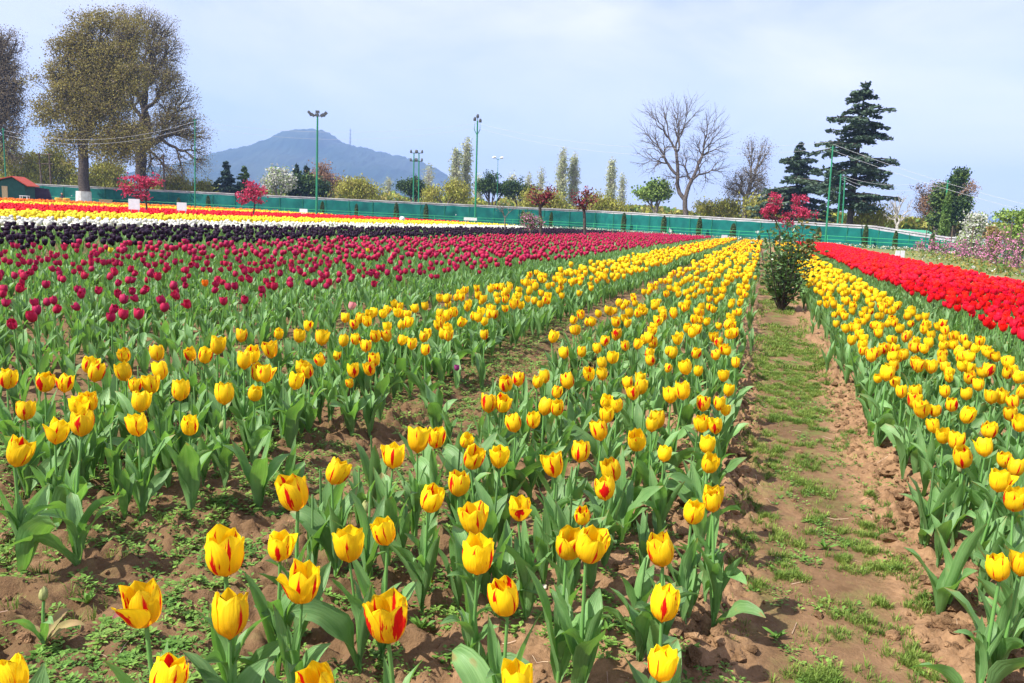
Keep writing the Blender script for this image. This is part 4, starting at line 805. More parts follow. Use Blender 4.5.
# ------------------------------------------------------------------ tulip shapes (unit: metres for a 7 cm bloom)
def grid_q(nu, nv, off=0):
    ii = np.arange(nu * nv).reshape(nv, nu) + off
    return np.stack([ii[:-1, :-1], ii[:-1, 1:], ii[1:, 1:], ii[1:, :-1]], -1).reshape(-1, 4)
def flower_tpl(seed, opening=0.0, nu=7, nv=9, splay=0.0, H=0.068, closed=False, parrot=0.0):
    r = np.random.default_rng(seed); Vs = []; Qs = []; UV = []; off = 0
    v = np.linspace(0, 1, nv) ** .9; u = np.linspace(0, 1, nu)
    U, W = np.meshgrid(u, v)
    prof_v = [0, .06, .16, .3, .5, .7, .85, 1.0]
    prof_r = np.array([.02, .14, .265, .345, .385, .375, .345, .30]) if not closed else np.array([.02, .13, .22, .27, .28, .24, .16, .04])
    prof_r = prof_r + opening * np.array([0, 0, .0, .01, .025, .05, .085, .14])
    for k in range(6):
        inner = k >= 3
        a0 = (k % 3) * 2 * math.pi / 3 + (math.pi / 3 if inner else 0) + r.normal(0, .08)
        half = (1.05 if not inner else .95) * (1 + r.normal(0, .05))
        rad = np.interp(W, prof_v, prof_r) * (.90 if inner else 1.0) * (1 + r.normal(0, .02))
        wd = np.interp(W, [0, .12, .35, .6, .8, .9, .96, 1.0], [.45, .7, .95, 1.0, .84, .62, .40, .07])
        sgn = (U - .5) * 2
        ang = a0 + sgn * half * wd
        sp = (splay if (k == 0) else 0) + abs(r.normal(0, .03))
        rad = rad * (1 + .05 * (1 - sgn ** 2)) + sp * W ** 3 * .8 + .022 * np.exp(-(sgn / .2) ** 2) * W + r.normal(0, .010, U.shape) * (W > .55)
        rad = rad + (np.sin(sgn * 3.1 + r.uniform(0, 6)) * .02 + np.sin(sgn * 7 + r.uniform(0, 6)) * .012 * (1 + parrot * 3)) * W ** 2
        ht = (1.0 + r.normal(0, .035)) * (1.0 if inner else .97)
        z = W * ht * (1 + r.normal(0, .012)) + np.sin(sgn * 9 + r.uniform(0, 6)) * .012 * W ** 3 - .05 * sgn ** 2 * W ** 2 * (1 - W) * 4 - sp * W ** 3 * .25
        # slight inward curl of the very tip on some petals
        curl = r.uniform(-.04, .05) * (W > .8) * (W - .8) * 5
        rad = rad - curl
        V = np.stack([rad * np.cos(ang), rad * np.sin(ang), z], -1).reshape(-1, 3) * H
        Vs.append(V); Qs.append(grid_q(nu, nv, off)); off += nu * nv
        UV.append(np.stack([U * .98 + .01 + 2 * k, W], -1).reshape(-1, 2))
    return np.vstack(Vs), [np.vstack(Qs)], np.vstack(UV)
def leaf_tpl(seed, Ln=.23, Wd=.04, t0=.12, t1=.9, nu=5, nv=11, wave=.2, fold=.45, tw=.5, blunt=0.0, cid=0):
    """strap leaf from the origin, leaning towards +X"""
    r = np.random.default_rng(seed)
    s = np.linspace(0, 1, nv); th = t0 + t1 * s ** 1.8 + .12 * np.sin(s * 5 + r.uniform(0, 6)); ds = Ln / (nv - 1)
    cx = np.concatenate([[0], np.cumsum(np.sin(th[:-1]) * ds)]); cz = np.concatenate([[0], np.cumsum(np.cos(th[:-1]) * ds)])
    w = np.interp(s, [0, .1, .3, .5, .7, .85, .95, 1], [.30, .5, .85, 1, .88 + blunt * .1, .55 + blunt * .35, .24 + blunt * .45, .03]) * Wd
    tws = tw * s * r.choice([-1, 1]); ph = r.uniform(0, 6); P = []; UV = []
    for j in range(nv):
        nrm = np.array([-math.cos(th[j]), 0, math.sin(th[j])]); lat = np.array([0, 1.0, 0])
        c, q = math.cos(tws[j]), math.sin(tws[j]); lat2 = lat * c + nrm * q; n2 = nrm * c - lat * q
        f = fold * (1.35 - s[j] * .8)
        for i in range(nu):
            x = (i / (nu - 1) - .5) * 2
            e = abs(x) ** 1.4 * w[j] * .5 * f + wave * w[j] * .35 * math.sin(s[j] * 13 + ph + (1.5 if x > 0 else 0)) * abs(x)
            P.append(np.array([cx[j], 0, cz[j]]) + lat2 * x * w[j] * .5 * (1 - .12 * f) + n2 * e); UV.append((i / (nu - 1) * .98 + .01 + 2 * cid, s[j]))
    return np.array(P), [grid_q(nu, nv)], np.array(UV)
def stem_tpl(seed, H=.30, r0=.0042, k=6, n=7, lean=.02):
    r = np.random.default_rng(seed); s = np.linspace(0, 1, n); a = r.uniform(0, 6.28); l = abs(r.normal(0, lean))
    P = np.stack([l * np.cos(a) * s ** 1.6, l * np.sin(a) * s ** 1.6, H * s], -1); P[:, 0] += .004 * np.sin(s * 4 + a) * s
    m = MB(); m.tube(P, np.linspace(r0 * 1.15, r0 * .85, n), k, cap=False)
    d = P[-1] - P[-2]; d /= np.linalg.norm(d)
    return np.vstack(m.V), [np.concatenate(m.Q)], P[-1], d
def xf(V, s=1.0, rx=0, ry=0, rz=0, t=(0, 0, 0)):
    m = np.array(Euler((rx, ry, rz)).to_matrix()); return (V * s) @ m.T + np.asarray(t)

NFL = 12; FL = []
for k in range(NFL):
    op = [0.0, .12, .25, .05, .5, .15, .65, .08, .3, .2, .0, .4][k]; V, F, UV = flower_tpl(100 + k, op, splay=[0, 0, 0, .22, 0, 0, .15, 0, .35, 0, 0, 0][k])
    FL.append((V, F, UV))
ST = [stem_tpl(200 + k) for k in range(8)]
STM = [mk_mesh("stem", V, F, STEM) for V, F, p, d in ST]
LF = []
for k in range(14):
    broad = k < 6
    LF.append(leaf_tpl(300 + k, Ln=[.21, .23, .25, .20, .24, .22, .26, .27, .24, .28, .22, .25, .27, .20][k], Wd=(.068 if k < 3 else .056) if broad else .037 + .004 * (k % 3),
                       t0=[.25, .35, .2, .45, .3, .4, .08, .12, .05, .15, .1, .2, .06, .25][k], t1=[.8, 1.5, .5, 1.9, .8, .5, .45, 1.3, .3, .6, 1.6, .5, .4, 1.2][k],
                       wave=.38 if broad else .22, fold=.5 if broad else .7, tw=[.5, .9, .3, .8, .2, 1.0][k % 6], blunt=.6 if k in (1, 4) else 0))
LFM = [mk_mesh("leaf", V, F, LEAF, uv=UV) for V, F, UV in LF]
FLM = {}
def flower_mesh(k, m):
    if (k, m.name) not in FLM: V, F, UV = FL[k]; FLM[(k, m.name)] = mk_mesh("flower", V, F, m, uv=UV)
    return FLM[(k, m.name)]

def tulip(name, x, y, zf, s, pm, label, group=None, flame=None, fk=None, tilt=None, nleaf=4, rnd=random, leafscale=1.0, lean=None, parts=True):
    """x, y, zf: where the bloom's middle stands; the plant grows up to it from the soil"""
    rz = rnd.uniform(0, 6.28); fk = rnd.randrange(NFL) if fk is None else fk; sk = rnd.randrange(len(ST))
    _, _, p, d = ST[sk]
    fh = .068 * s
    bx, by = x, y
    for _ in range(2):
        gz = float(ground_h(bx, by)) - .008
        hs = (zf - fh * .5 - gz) / .30
        px = p[0] * math.cos(rz) - p[1] * math.sin(rz); py = p[0] * math.sin(rz) + p[1] * math.cos(rz)
        bx, by = x - px * hs, y - py * hs
    gz = float(ground_h(bx, by)) - .008; hs = (zf - fh * .5 - gz) / .30
    o = empty(name, (bx, by, gz), rz); tag(o, label, "tulip", group)
    st = obj("stem", STM[sk], o); st.scale = (max(hs, .5) * min(1.15, .7 + .3 * s), max(hs, .5) * min(1.15, .7 + .3 * s), hs)
    st.scale = (hs, hs, hs)
    f = obj("flower", flower_mesh(fk, pm), o); f.location = tuple(p * hs); f.scale = (s, s, s * rnd.uniform(.96, 1.06))
    tx, ty = (rnd.gauss(0, .13), rnd.gauss(0, .13)) if tilt is None else tilt
    f.rotation_euler = (tx, ty, rnd.uniform(0, 6.28))
    if flame is not None: f['flame'] = float(flame)
    if hasattr(rnd, 'choice'):
        az = rnd.uniform(0, 6.28)
        for i in range(nleaf):
            k = rnd.randrange(6) if i == 0 else rnd.randrange(14)
            l = obj("leaf", LFM[k], o); az += 2.2 + rnd.uniform(-.5, .5); q = rnd.uniform(.8, 1.12) * leafscale * (1 - .1 * i) * (1.0 if s < 1.3 else 1.1)
            z = .01 + .022 * i * hs; l.location = (math.cos(az) * .004, math.sin(az) * .004, z); l.rotation_euler = (0, 0, az); l.scale = (q, q, q)
    return o

# ---------- low-detail plants for the masses of bloom: vertex arrays repeated over a bed
def lod_plant(seed, lod, H=.33, leafy=3, fh=.07, op=.3):
    """-> V, Q, uv, material index per quad (0 petal, 1 leaf)"""
    r = np.random.default_rng(seed); Vs = []; Qs = []; UV = []; MI = []; off = 0
    def put(V, Q, uv, mi):
        nonlocal off
        Vs.append(V); Qs.append(np.asarray(Q) + off); UV.append(uv); MI.append(np.full(len(Q), mi)); off += len(V)
    if lod == 1: V, F, uv = flower_tpl(seed, op, nu=4, nv=6, H=fh)
    elif lod == 2:
        k = 6; lv = [(0, .08), (.25, .36), (.62, .43 + op * .06), (1, .33 + op * .2)]
        th = np.arange(k) * 2 * math.pi / k + r.uniform(0, 1); V = []; uv = []
        for j, (z, rr) in enumerate(lv):
            for q in range(k):
                V.append((math.cos(th[q]) * rr * fh, math.sin(th[q]) * rr * fh, (z + (r.uniform(-.09, .09) if j == 3 else 0)) * fh)); uv.append((.1 + (q % 2) * .8, z))
        Q = [[j * k + q, j * k + (q + 1) % k, (j + 1) * k + (q + 1) % k, (j + 1) * k + q] for j in range(3) for q in range(k)]
        Q += [[18, 19, 20, 21], [18, 21, 22, 23]]
        V, F, uv = np.array(V), [np.array(Q)], np.array(uv)
    else:
        k = 4; V = []; uv = []
        for j, (z, rr) in enumerate([(0, .2), (.5, .46), (1, .36)]):
            for q in range(k): V.append((math.cos(q * 1.57 + .4) * rr * fh, math.sin(q * 1.57 + .4) * rr * fh, z * fh)); uv.append((.5, z))
        Q = [[j * k + q, j * k + (q + 1) % k, (j + 1) * k + (q + 1) % k, (j + 1) * k + q] for j in range(2) for q in range(k)] + [[8, 9, 10, 11]]
        V, F, uv = np.array(V), [np.array(Q)], np.array(uv)
    tx, ty = r.normal(0, .15, 2); V = xf(V, 1, tx, ty, r.uniform(0, 6), (r.normal(0, .012), r.normal(0, .012), H - fh * .5))
    put(V, F[0], uv, 0)
    if lod < 3:
        m = MB(); m.tube([(0, 0, 0), (V[:, 0].mean() * .8, V[:, 1].mean() * .8, H - fh * .4)], .004, 3, cap=False); V2 = np.vstack(m.V); put(V2, np.concatenate(m.Q), np.full((len(V2), 2), .5), 1)
    az = r.uniform(0, 6)
    for i in range(leafy):
        az += 2.1 + r.uniform(-.5, .5)
        nu, nv = (3, 7) if lod == 1 else ((3, 4) if lod == 2 else (2, 3))
        V2, F2, uv2 = leaf_tpl(seed * 7 + i, Ln=r.uniform(.2, .27) * H / .33, Wd=r.uniform(.036, .06) * (1.3 if lod == 3 else 1), t0=r.uniform(.05, .35), t1=r.uniform(.3, .9), nu=nu, nv=nv, cid=i)
        put(xf(V2, 1, 0, 0, az, (0, 0, .01 + .015 * i)), F2[0], uv2, 1)
    return np.vstack(Vs), np.vstack(Qs), np.vstack(UV), np.concatenate(MI)

def scatter_plants(name, pts, tpls, mats, scale=(.9, 1.12), label=None, cat="tulip bed", seed=1, mesh_only=False):
    """pts n x 2; tpls list of (ymax, [templates])"""
    r = np.random.default_rng(seed); Vs = []; Qs = []; U = []; Ms = []; off = 0
    dist = pts[:, 1]; used = np.zeros(len(pts), bool); pid = 0
    for ymax, tl in tpls:
        sel = np.where((dist < ymax) & ~used)[0]; used[sel] = True
        if len(sel) == 0: continue
        which = r.integers(0, len(tl), len(sel))
        for k, (V, Q, uv, mi) in enumerate(tl):
            s_ = sel[which == k]; n = len(s_)
            if n == 0: continue
            P = pts[s_]; az = r.uniform(0, 6.28, n); c, s = np.cos(az), np.sin(az); sc = r.uniform(scale[0], scale[1], n)
            X = (V[None, :, 0] * c[:, None] - V[None, :, 1] * s[:, None]) * sc[:, None] + P[:, 0:1]
            Y = (V[None, :, 0] * s[:, None] + V[None, :, 1] * c[:, None]) * sc[:, None] + P[:, 1:2]
            gz = ground_base(P[:, 0], P[:, 1]) * (P[:, 1] < 75)
            Z = V[None, :, 2] * sc[:, None] * r.uniform(.94, 1.06, n)[:, None] + gz[:, None]
            Vs.append(np.stack([X, Y, Z], -1).reshape(-1, 3)); Qs.append((Q[None] + (np.arange(n) * len(V))[:, None, None]).reshape(-1, 4) + off)
            ids = (np.arange(n) + pid) % 4096; pid += n
            uu = np.broadcast_to(uv[None], (n,) + uv.shape).copy(); uu[:, :, 0] += 12 * ids[:, None]
            U.append(uu.reshape(-1, 2)); Ms.append(np.tile(mi, n)); off += n * len(V)
    me = mk_mesh(name, np.vstack(Vs), [np.vstack(Qs)], mats, [np.concatenate(Ms)], np.vstack(U))
    o = obj(name, me); tag(o, label, cat, kind='stuff'); return o

def bed_points(x0, x1, y0, y1, rows, dy, jit=.03, drop=.1, seed=1, slant=0.0, xw=None):
    r = np.random.default_rng(seed); out = []
    for k in range(rows):
        n = int((y1 - y0) / dy); y = y0 + (np.arange(n) + r.uniform(0, 1, n) * .9) * dy
        x = x0 + (x1 - x0) * (k + .5) / rows + r.normal(0, jit, n) + slant * (y - y0)
        keep = r.random(n) > drop; out.append(np.stack([x[keep], y[keep]], -1))
    return np.vstack(out)
def in_view(P, m=60, z=.3):
    d = np.column_stack([P, np.full(len(P), z)]) - EYE; zz = d @ fw; x = 512 + FPX * (d @ cr) / zz; y = 341.5 - FPX * (d @ cu) / zz
    return (zz > .3) & (x > -m) & (x < 1024 + m) & (y < 683 + 2.5 * m), x, y, zz
FRONT_A = [(-1.143,2.005,0.342,1.29,0.7),(-1.055,1.684,0.39,1.4,0.5),(-1.049,2.216,0.342,1.29,0.45),(-1.015,2.329,0.366,1.29,0.08),(-1.027,2.504,0.33,1.18,0.5),(-0.928,2.527,0.33,0.87,0),(-0.838,2.352,0.33,1.23,0.2),(-0.752,2.382,0.33,1.09,0.3),(-0.778,2.09,0.33,1.19,0),(-0.813,1.946,0.33,1.21,0.7),(-1.027,3.078,0.33,1.22,0),(-0.984,3.122,0.33,1.23,0),(-1.088,3.499,0.33,1.24,0),(-1.072,3.64,0.33,1.14,0),(-0.971,3.619,0.33,0.98,0),(-0.964,3.761,0.33,1.02,0),(-1.052,4.517,0.33,1.12,0),(-0.97,4.611,0.33,1.05,0),(-0.834,3.449,0.33,0.93,0),(-0.806,3.14,0.33,1.16,0),(-0.753,3.149,0.33,1.03,0),(-0.834,2.835,0.33,1.17,0),(-0.781,2.897,0.33,0.96,0.7),(-0.835,3.727,0.33,1.28,0),(-0.784,3.956,0.33,1.13,0),(-0.724,3.993,0.33,1.06,0),(-0.781,4.315,0.33,1.06,0),(-0.777,4.538,0.33,1.28,0),(-0.772,5.005,0.33,1.03,0),(-0.564,3.832,0.33,1.0,0),(-0.538,3.987,0.33,0.97,0),(-0.505,3.613,0.33,1.08,0),(-0.5,3.764,0.33,1.19,0),(-0.596,3.38,0.33,0.96,0),(-0.531,3.311,0.33,0.94,0),(-0.54,3.132,0.33,1.07,0),(-0.511,2.875,0.33,1.21,0),(-0.367,2.813,0.33,1.22,0.3),(-0.338,3.15,0.33,1.17,0),(-0.349,3.057,0.33,0.91,0),(-0.258,2.677,0.33,0.9,0.05),(-0.562,2.382,0.33,1.21,0.3),(-0.526,2.569,0.33,1.19,0.6),(-0.384,2.424,0.33,1.2,0.4),(-0.373,2.234,0.33,1.12,0.95),(-0.55,4.57,0.33,1.1,0),(-0.606,4.809,0.33,1.07,0),(-0.498,4.965,0.33,1.0,0),(-0.342,3.658,0.33,1.28,0),(-0.272,3.487,0.39,1.28,0),(-0.316,4.177,0.378,1.3,0),(-0.275,4.36,0.33,0.95,0),(-0.341,4.983,0.33,1.09,0),(-0.468,4.628,0.282,0.85,0),(-0.19,3.542,0.33,1.1,0),(-0.123,3.578,0.33,0.97,0),(-0.097,3.633,0.294,0.86,0),(-0.163,3.172,0.33,1.1,0),(-0.113,3.165,0.33,1.04,0.7),(-0.127,2.864,0.33,1.05,0),(-0.109,2.639,0.33,1.07,0.15),(-0.07,2.302,0.33,1.06,0),(-0.135,4.287,0.33,1.01,0),(-0.099,3.919,0.33,0.99,0),(-0.09,4.75,0.33,0.94,0),(-0.153,5.193,0.33,0.93,0),(-0.56,1.971,0.33,1.06,0.6),(-0.42,2.149,0.27,0.84,0),(-0.314,1.674,0.39,1.31,0.1),(-0.377,1.757,0.354,1.28,0.15),(-0.159,1.845,0.33,1.19,0.25),(-0.12,2.157,0.33,1.09,0.35),(-0.067,2.258,0.33,0.96,0.5),(-0.129,1.568,0.33,1.11,0.45),(-0.105,1.339,0.33,0.94,0.2),(-0.431,1.473,0.33,1.17,0.65),(-0.324,1.196,0.33,0.99,0),(-0.991,1.509,0.33,1.08,0.5),(-0.844,1.365,0.33,1.27,0.25),(-0.85,1.578,0.33,1.26,0.01),(-0.807,1.688,0.33,1.07,0.6),(-0.64,1.856,0.33,1.25,0.45),(-0.531,1.563,0.366,1.28,0.5),(-0.566,1.198,0.39,1.29,1.0),(-0.624,1.078,0.33,1.07,0),(-0.99,1.314,0.39,1.44,0.3),(-1.016,1.119,0.366,1.29,0.45),(-0.891,1.193,0.33,1.3,0.2),(-0.868,0.987,0.33,1.1,0),(-1.082,0.901,0.33,1.04,0)]
FRONT_B = [(-2.829,2.395,0.366,1.29,0),(-2.667,2.424,0.366,1.28,0),(-2.706,2.551,0.33,1.16,0),(-2.471,2.157,0.33,1.16,0),(-2.932,2.901,0.33,1.29,0),(-2.732,2.734,0.342,1.28,0),(-2.978,3.184,0.33,1.17,0),(-2.596,2.773,0.354,1.28,0),(-2.758,3.154,0.366,1.29,0),(-2.566,2.958,0.33,1.28,0),(-2.444,2.658,0.33,0.98,0),(-2.4,2.707,0.33,1.24,0),(-2.196,2.411,0.342,1.28,0),(-2.388,2.362,0.33,1.23,0),(-2.371,2.298,0.33,1.2,0),(-2.003,1.947,0.39,1.3,0.6),(-2.157,1.991,0.33,1.21,0.3),(-1.999,2.188,0.33,1.27,0.25),(-1.956,1.667,0.378,1.28,0.35),(-2.161,2.588,0.354,1.29,0),(-1.843,2.255,0.33,1.07,0.3),(-2.739,3.375,0.33,1.13,0),(-2.655,3.36,0.33,1.27,0),(-2.572,3.355,0.39,1.4,0),(-1.885,2.502,0.39,1.33,0),(-2.896,3.997,0.33,1.22,0),(-2.224,3.09,0.39,1.28,0),(-2.288,3.234,0.39,1.34,0),(-1.956,2.785,0.33,1.1,0),(-2.182,3.138,0.33,1.3,0),(-2.042,2.988,0.366,1.3,0),(-2.769,4.185,0.33,1.07,0),(-2.544,4.059,0.354,1.29,0),(-2.283,3.874,0.39,1.38,0),(-2.286,3.404,0.39,1.32,0),(-1.947,3.069,0.33,1.25,0),(-2.078,3.344,0.33,1.21,0),(-2.011,3.298,0.33,1.12,0),(-2.107,3.578,0.33,1.06,0),(-2.269,4.006,0.27,0.84,0),(-2.318,4.173,0.33,1.13,0),(-2.292,4.283,0.33,1.15,0),(-2.124,4.09,0.33,1.18,0),(-1.831,3.408,0.33,1.07,0),(-1.844,3.404,0.27,0.78,0),(-1.785,3.495,0.33,1.09,0),(-1.879,3.723,0.33,1.15,0),(-2.248,4.459,0.33,1.28,0),(-2.187,4.502,0.33,1.2,0),(-2.052,4.404,0.33,1.07,0),(-1.933,4.305,0.33,1.13,0),(-1.989,4.593,0.33,1.11,0),(-1.784,4.154,0.33,1.01,0),(-1.938,4.783,0.33,1.15,0),(-1.873,4.726,0.33,1.13,0),(-1.687,4.911,0.33,1.06,0)]
FRONT_C = [(0.663,4.704,0.33,0.88,0),(0.678,4.526,0.39,1.39,0),(0.742,4.629,0.33,1.02,0),(0.729,4.342,0.33,1.03,0),(0.805,4.386,0.33,1.19,0),(0.929,5.13,0.354,1.29,0),(1.005,5.141,0.354,1.29,0),(0.745,4.128,0.33,1.12,0),(0.76,3.935,0.33,1.26,0),(0.806,3.939,0.33,0.93,0),(0.747,3.617,0.33,0.98,0),(0.748,3.447,0.33,0.99,0),(0.778,3.383,0.33,1.14,0),(0.755,3.128,0.33,1.21,0.5),(0.912,4.129,0.33,1.04,0),(0.923,3.92,0.33,1.18,0),(0.953,4.47,0.33,0.97,0),(1.049,4.472,0.33,1.04,0),(1.175,4.794,0.33,1.11,0),(1.179,5.012,0.33,1.16,0),(1.114,5.174,0.294,0.86,0),(1.124,5.361,0.33,1.07,0),(0.955,3.655,0.33,1.15,0),(0.867,3.323,0.33,1.11,0),(1.157,4.457,0.33,1.18,0),(1.203,4.483,0.33,1.18,0),(1.311,5.223,0.354,1.29,0),(1.143,4.059,0.33,1.13,0),(1.123,3.852,0.33,1.14,0),(1.238,4.379,0.33,1.08,0),(1.343,4.693,0.33,1.15,0),(0.892,3.169,0.33,0.94,0),(0.897,3.071,0.33,1.02,0),(0.8,2.873,0.33,1.2,0.05),(0.795,2.677,0.33,1.16,0),(0.709,5.381,0.354,1.29,0),(0.894,5.616,0.33,1.14,0),(1.215,5.958,0.33,1.29,0),(1.343,5.906,0.33,1.17,0),(1.573,6.054,0.33,1.09,0),(1.523,5.496,0.33,0.99,0),(1.462,5.181,0.33,0.93,0),(0.609,2.076,0.33,0.98,0.4),(0.664,2.124,0.33,0.89,0.3),(0.727,6.072,0.33,1.25,0),(0.862,5.961,0.33,1.21,0),(1.081,6.158,0.33,1.24,0),(1.224,6.43,0.342,1.29,0),(1.41,6.537,0.33,1.19,0),(1.65,6.868,0.33,1.24,0),(1.102,6.722,0.33,1.13,0)]

# ------------------------------------------------------------------ beds of tulips
ORD = ("nearest second third fourth fifth sixth seventh eighth ninth tenth eleventh twelfth thirteenth fourteenth fifteenth sixteenth "
       "seventeenth eighteenth nineteenth twentieth").split()
TENS = ["twenty", "thirty", "forty"]
def ordinal(i):
    if i < 20: return ORD[i]
    t, u = divmod(i + 1, 10)
    names = ["", "-first", "-second", "-third", "-fourth", "-fifth", "-sixth", "-seventh", "-eighth", "-ninth"]
    return {20: "twentieth", 30: "thirtieth", 40: "fortieth"}.get(i + 1) or TENS[t - 2] + names[u]
def look(f):
    return "almost pure yellow tulip" if f < .12 else "faintly streaked yellow tulip" if f < .33 else "red-streaked yellow tulip" if f < .62 else "yellow tulip with broad red flames"

r1 = random.Random(5)
A_pts = bed_points(-1.38, -.07, 4.95, 60, 5, .20, .045, .14, 11)
B_pts = bed_points(-2.92, -1.9, 4.7, 63, 5, .20, .06, .12, 12)
C_pts = bed_points(.68, 1.62, 5.2, 58, 5, .19, .045, .10, 13)
def split_near(P, n):
    v, X, Y, Z = in_view(P, 10); o = np.argsort(np.where(v, P[:, 1], 1e6)); k = o[:n]; m = np.ones(len(P), bool); m[k] = False
    return P[k], P[m & in_view(P, 120)[0]]
A_near, A_rest = split_near(A_pts, 34); B_near, B_rest = split_near(B_pts, 36); C_near, C_rest = split_near(C_pts, 33)
for front, near, where, grp in ((FRONT_A, A_near, "left of the path", "flamed yellow tulips in the middle bed left of the path"),
                                (FRONT_B, B_near, "bordering the crimson ones", "flamed yellow tulips in the bed bordering the crimson tulips"),
                                (FRONT_C, C_near, "right of the path", "flamed yellow tulips in the bed right of the path")):
    items = [(x, y, z, s, f if f > 0 else round(min(1, max(.02, r1.random() ** 1.4)), 2)) for x, y, z, s, f in [(x, y, z, s * .95, f) for x, y, z, s, f in front]]
    items += [(x, y, .33 + r1.gauss(0, .018), r1.uniform(1.0, 1.22), round(r1.random() ** 1.4 + .02, 2)) for x, y in near]
    items.sort(key=lambda q: q[1])
    for i, (x, y, z, s, f) in enumerate(items):
        if i < 49 and i == 0: lab = f"{look(f)}, the nearest bloom in the bed {where}"
        elif i < 49: lab = f"{look(f)}, {ordinal(i)} nearest bloom in the bed {where}"
        else: lab = f"flamed yellow tulip well back in the bed {where}"
        tulip("yellow_tulip", x, y, z, s, YEL, lab, grp, flame=f, rnd=r1, nleaf=7 if y < 3.2 else (5 if y < 4.6 else 4), leafscale=1.12, tilt=(r1.gauss(0, .15), r1.gauss(0, .15)))
YT1 = [lod_plant(400 + k, 1, .33, 4, .076, [.1, .3, .6][k % 3]) for k in range(6)]; YT2 = [lod_plant(420 + k, 2, .33, 3, .080, .3) for k in range(5)]; YT3 = [lod_plant(440 + k, 3, .33, 2, .082) for k in range(4)]
def leaf_only(seed, lod, H=.3):
    V, Q, uv, mi = lod_plant(seed, lod, H, 4, .05); return V, Q[mi == 1], uv, mi[mi == 1]
LO1 = [leaf_only(460 + k, 1, .30) for k in range(6)]; LO2 = [leaf_only(480 + k, 2, .31) for k in range(4)]
for P, nm, lab, sd in ((A_rest, "yellow_tulips_beyond", "far rows of yellow tulips in the middle bed left of the path", 1), (B_rest, "yellow_tulips_beyond", "far rows of yellow tulips bordering the crimson tulips", 2), (C_rest, "yellow_tulips_beyond", "far rows of yellow tulips right of the grassy path", 3)):
    scatter_plants(nm, P, [(11, YT1), (26, YT2), (99, YT3)], [YEL, LEAF], label=lab, seed=sd)
LEX = np.vstack([bed_points(-1.30, -.08, 1.9, 32, 6, .14, .07, .25, 21), bed_points(-3.0, -1.97, 2.1, 32, 7, .12, .07, .2, 22), bed_points(.68, 1.64, 2.2, 32, 7, .105, .06, .2, 23)])
LEX = LEX[in_view(LEX, 120)[0]]
scatter_plants("tulip_foliage", LEX, [(12, LO1), (60, LO2)], [YEL, LEAF], scale=(.7, 1.12), label="tulip leaves without blooms crowding the yellow beds", cat="foliage", seed=4)

# leafy plants without a bloom near the camera
for (x, y), lab in zip([(-1.86, 1.78), (-1.69, 2.43), (-1.63, 2.55), (-1.45, 3.55), (-.62, 2.03), (-.38, 2.66), (-.20, 1.9), (.62, 2.6), (.66, 3.15), (.74, 2.35), (-.98, 2.75)],
        ["leafy tulip without bloom, near the bottom-left corner", "bloomless leafy tulip left of the brown strip", "broad-leaved bloomless tulip beside the brown strip",
         "bloomless tulip clump at the edge of the bed bordering the crimson tulips", "blunt-leaved bloomless tulip among the front blooms of the middle bed", "bloomless tulip behind the front blooms of the middle bed",
         "bloomless tulip on the path edge of the middle bed", "bloomless tulip leaning over the right edge of the path", "second bloomless tulip on the right edge of the path", "large-leaved bloomless tulip low on the right edge of the path", "bloomless tulip at the brown strip's right edge"]):
    rz = r1.uniform(0, 6); gz = float(ground_h(x, y)) - .01; o = empty("leafy_tulip", (x, y, gz), rz); tag(o, lab, "tulip", "tulips without blooms near the camera")
    az = 0
    for i in range(5):
        az += 2.2; l = obj("leaf", LFM[r1.randrange(6) if i < 3 else r1.randrange(14)], o); l.rotation_euler = (0, 0, az); q = r1.uniform(.9, 1.25); l.scale = (q, q, q); l.location = (math.cos(az) * .005, math.sin(az) * .005, .01 * i)
BV, BF, BUV = flower_tpl(900, 0, closed=True, H=.042); BUDM = mk_mesh("bud", BV, BF, BUD, uv=BUV)
for (x, y, h), lab in zip([(-1.98, 2.62, .2), (-1.02, 2.02, .20), (-.52, 1.62, .13), (-2.02, 2.22, .2), (-.2, 3.35, .28), (.78, 3.2, .25)],
        ["closed green tulip bud in the bed bordering the crimson tulips", "closed greenish bud on a dark stem beside the brown strip", "small pale bud on a short reddish stem in front", "closed bud between broad leaves at the left edge",
         "closed green bud among open blooms of the middle bed", "closed green bud at the right edge of the path"]):
    gz = float(ground_h(x, y)) - .008; o = empty("budding_tulip", (x, y, gz), r1.uniform(0, 6)); tag(o, lab, "tulip bud")
    k = r1.randrange(8); p = ST[k][2]; st = obj("stem", STM[k], o); hs = h / .30; st.scale = (.8, .8, hs)
    b = obj("bud", BUDM, o); b.location = (p[0] * .8, p[1] * .8, p[2] * hs); q = r1.uniform(.8, 1.0); b.scale = (q, q, q)
    for i in range(2):
        l = obj("leaf", LFM[6 + r1.randrange(8)], o); l.rotation_euler = (0, 0, i * 2.6 + 1); l.scale = (.55, .55, .55)

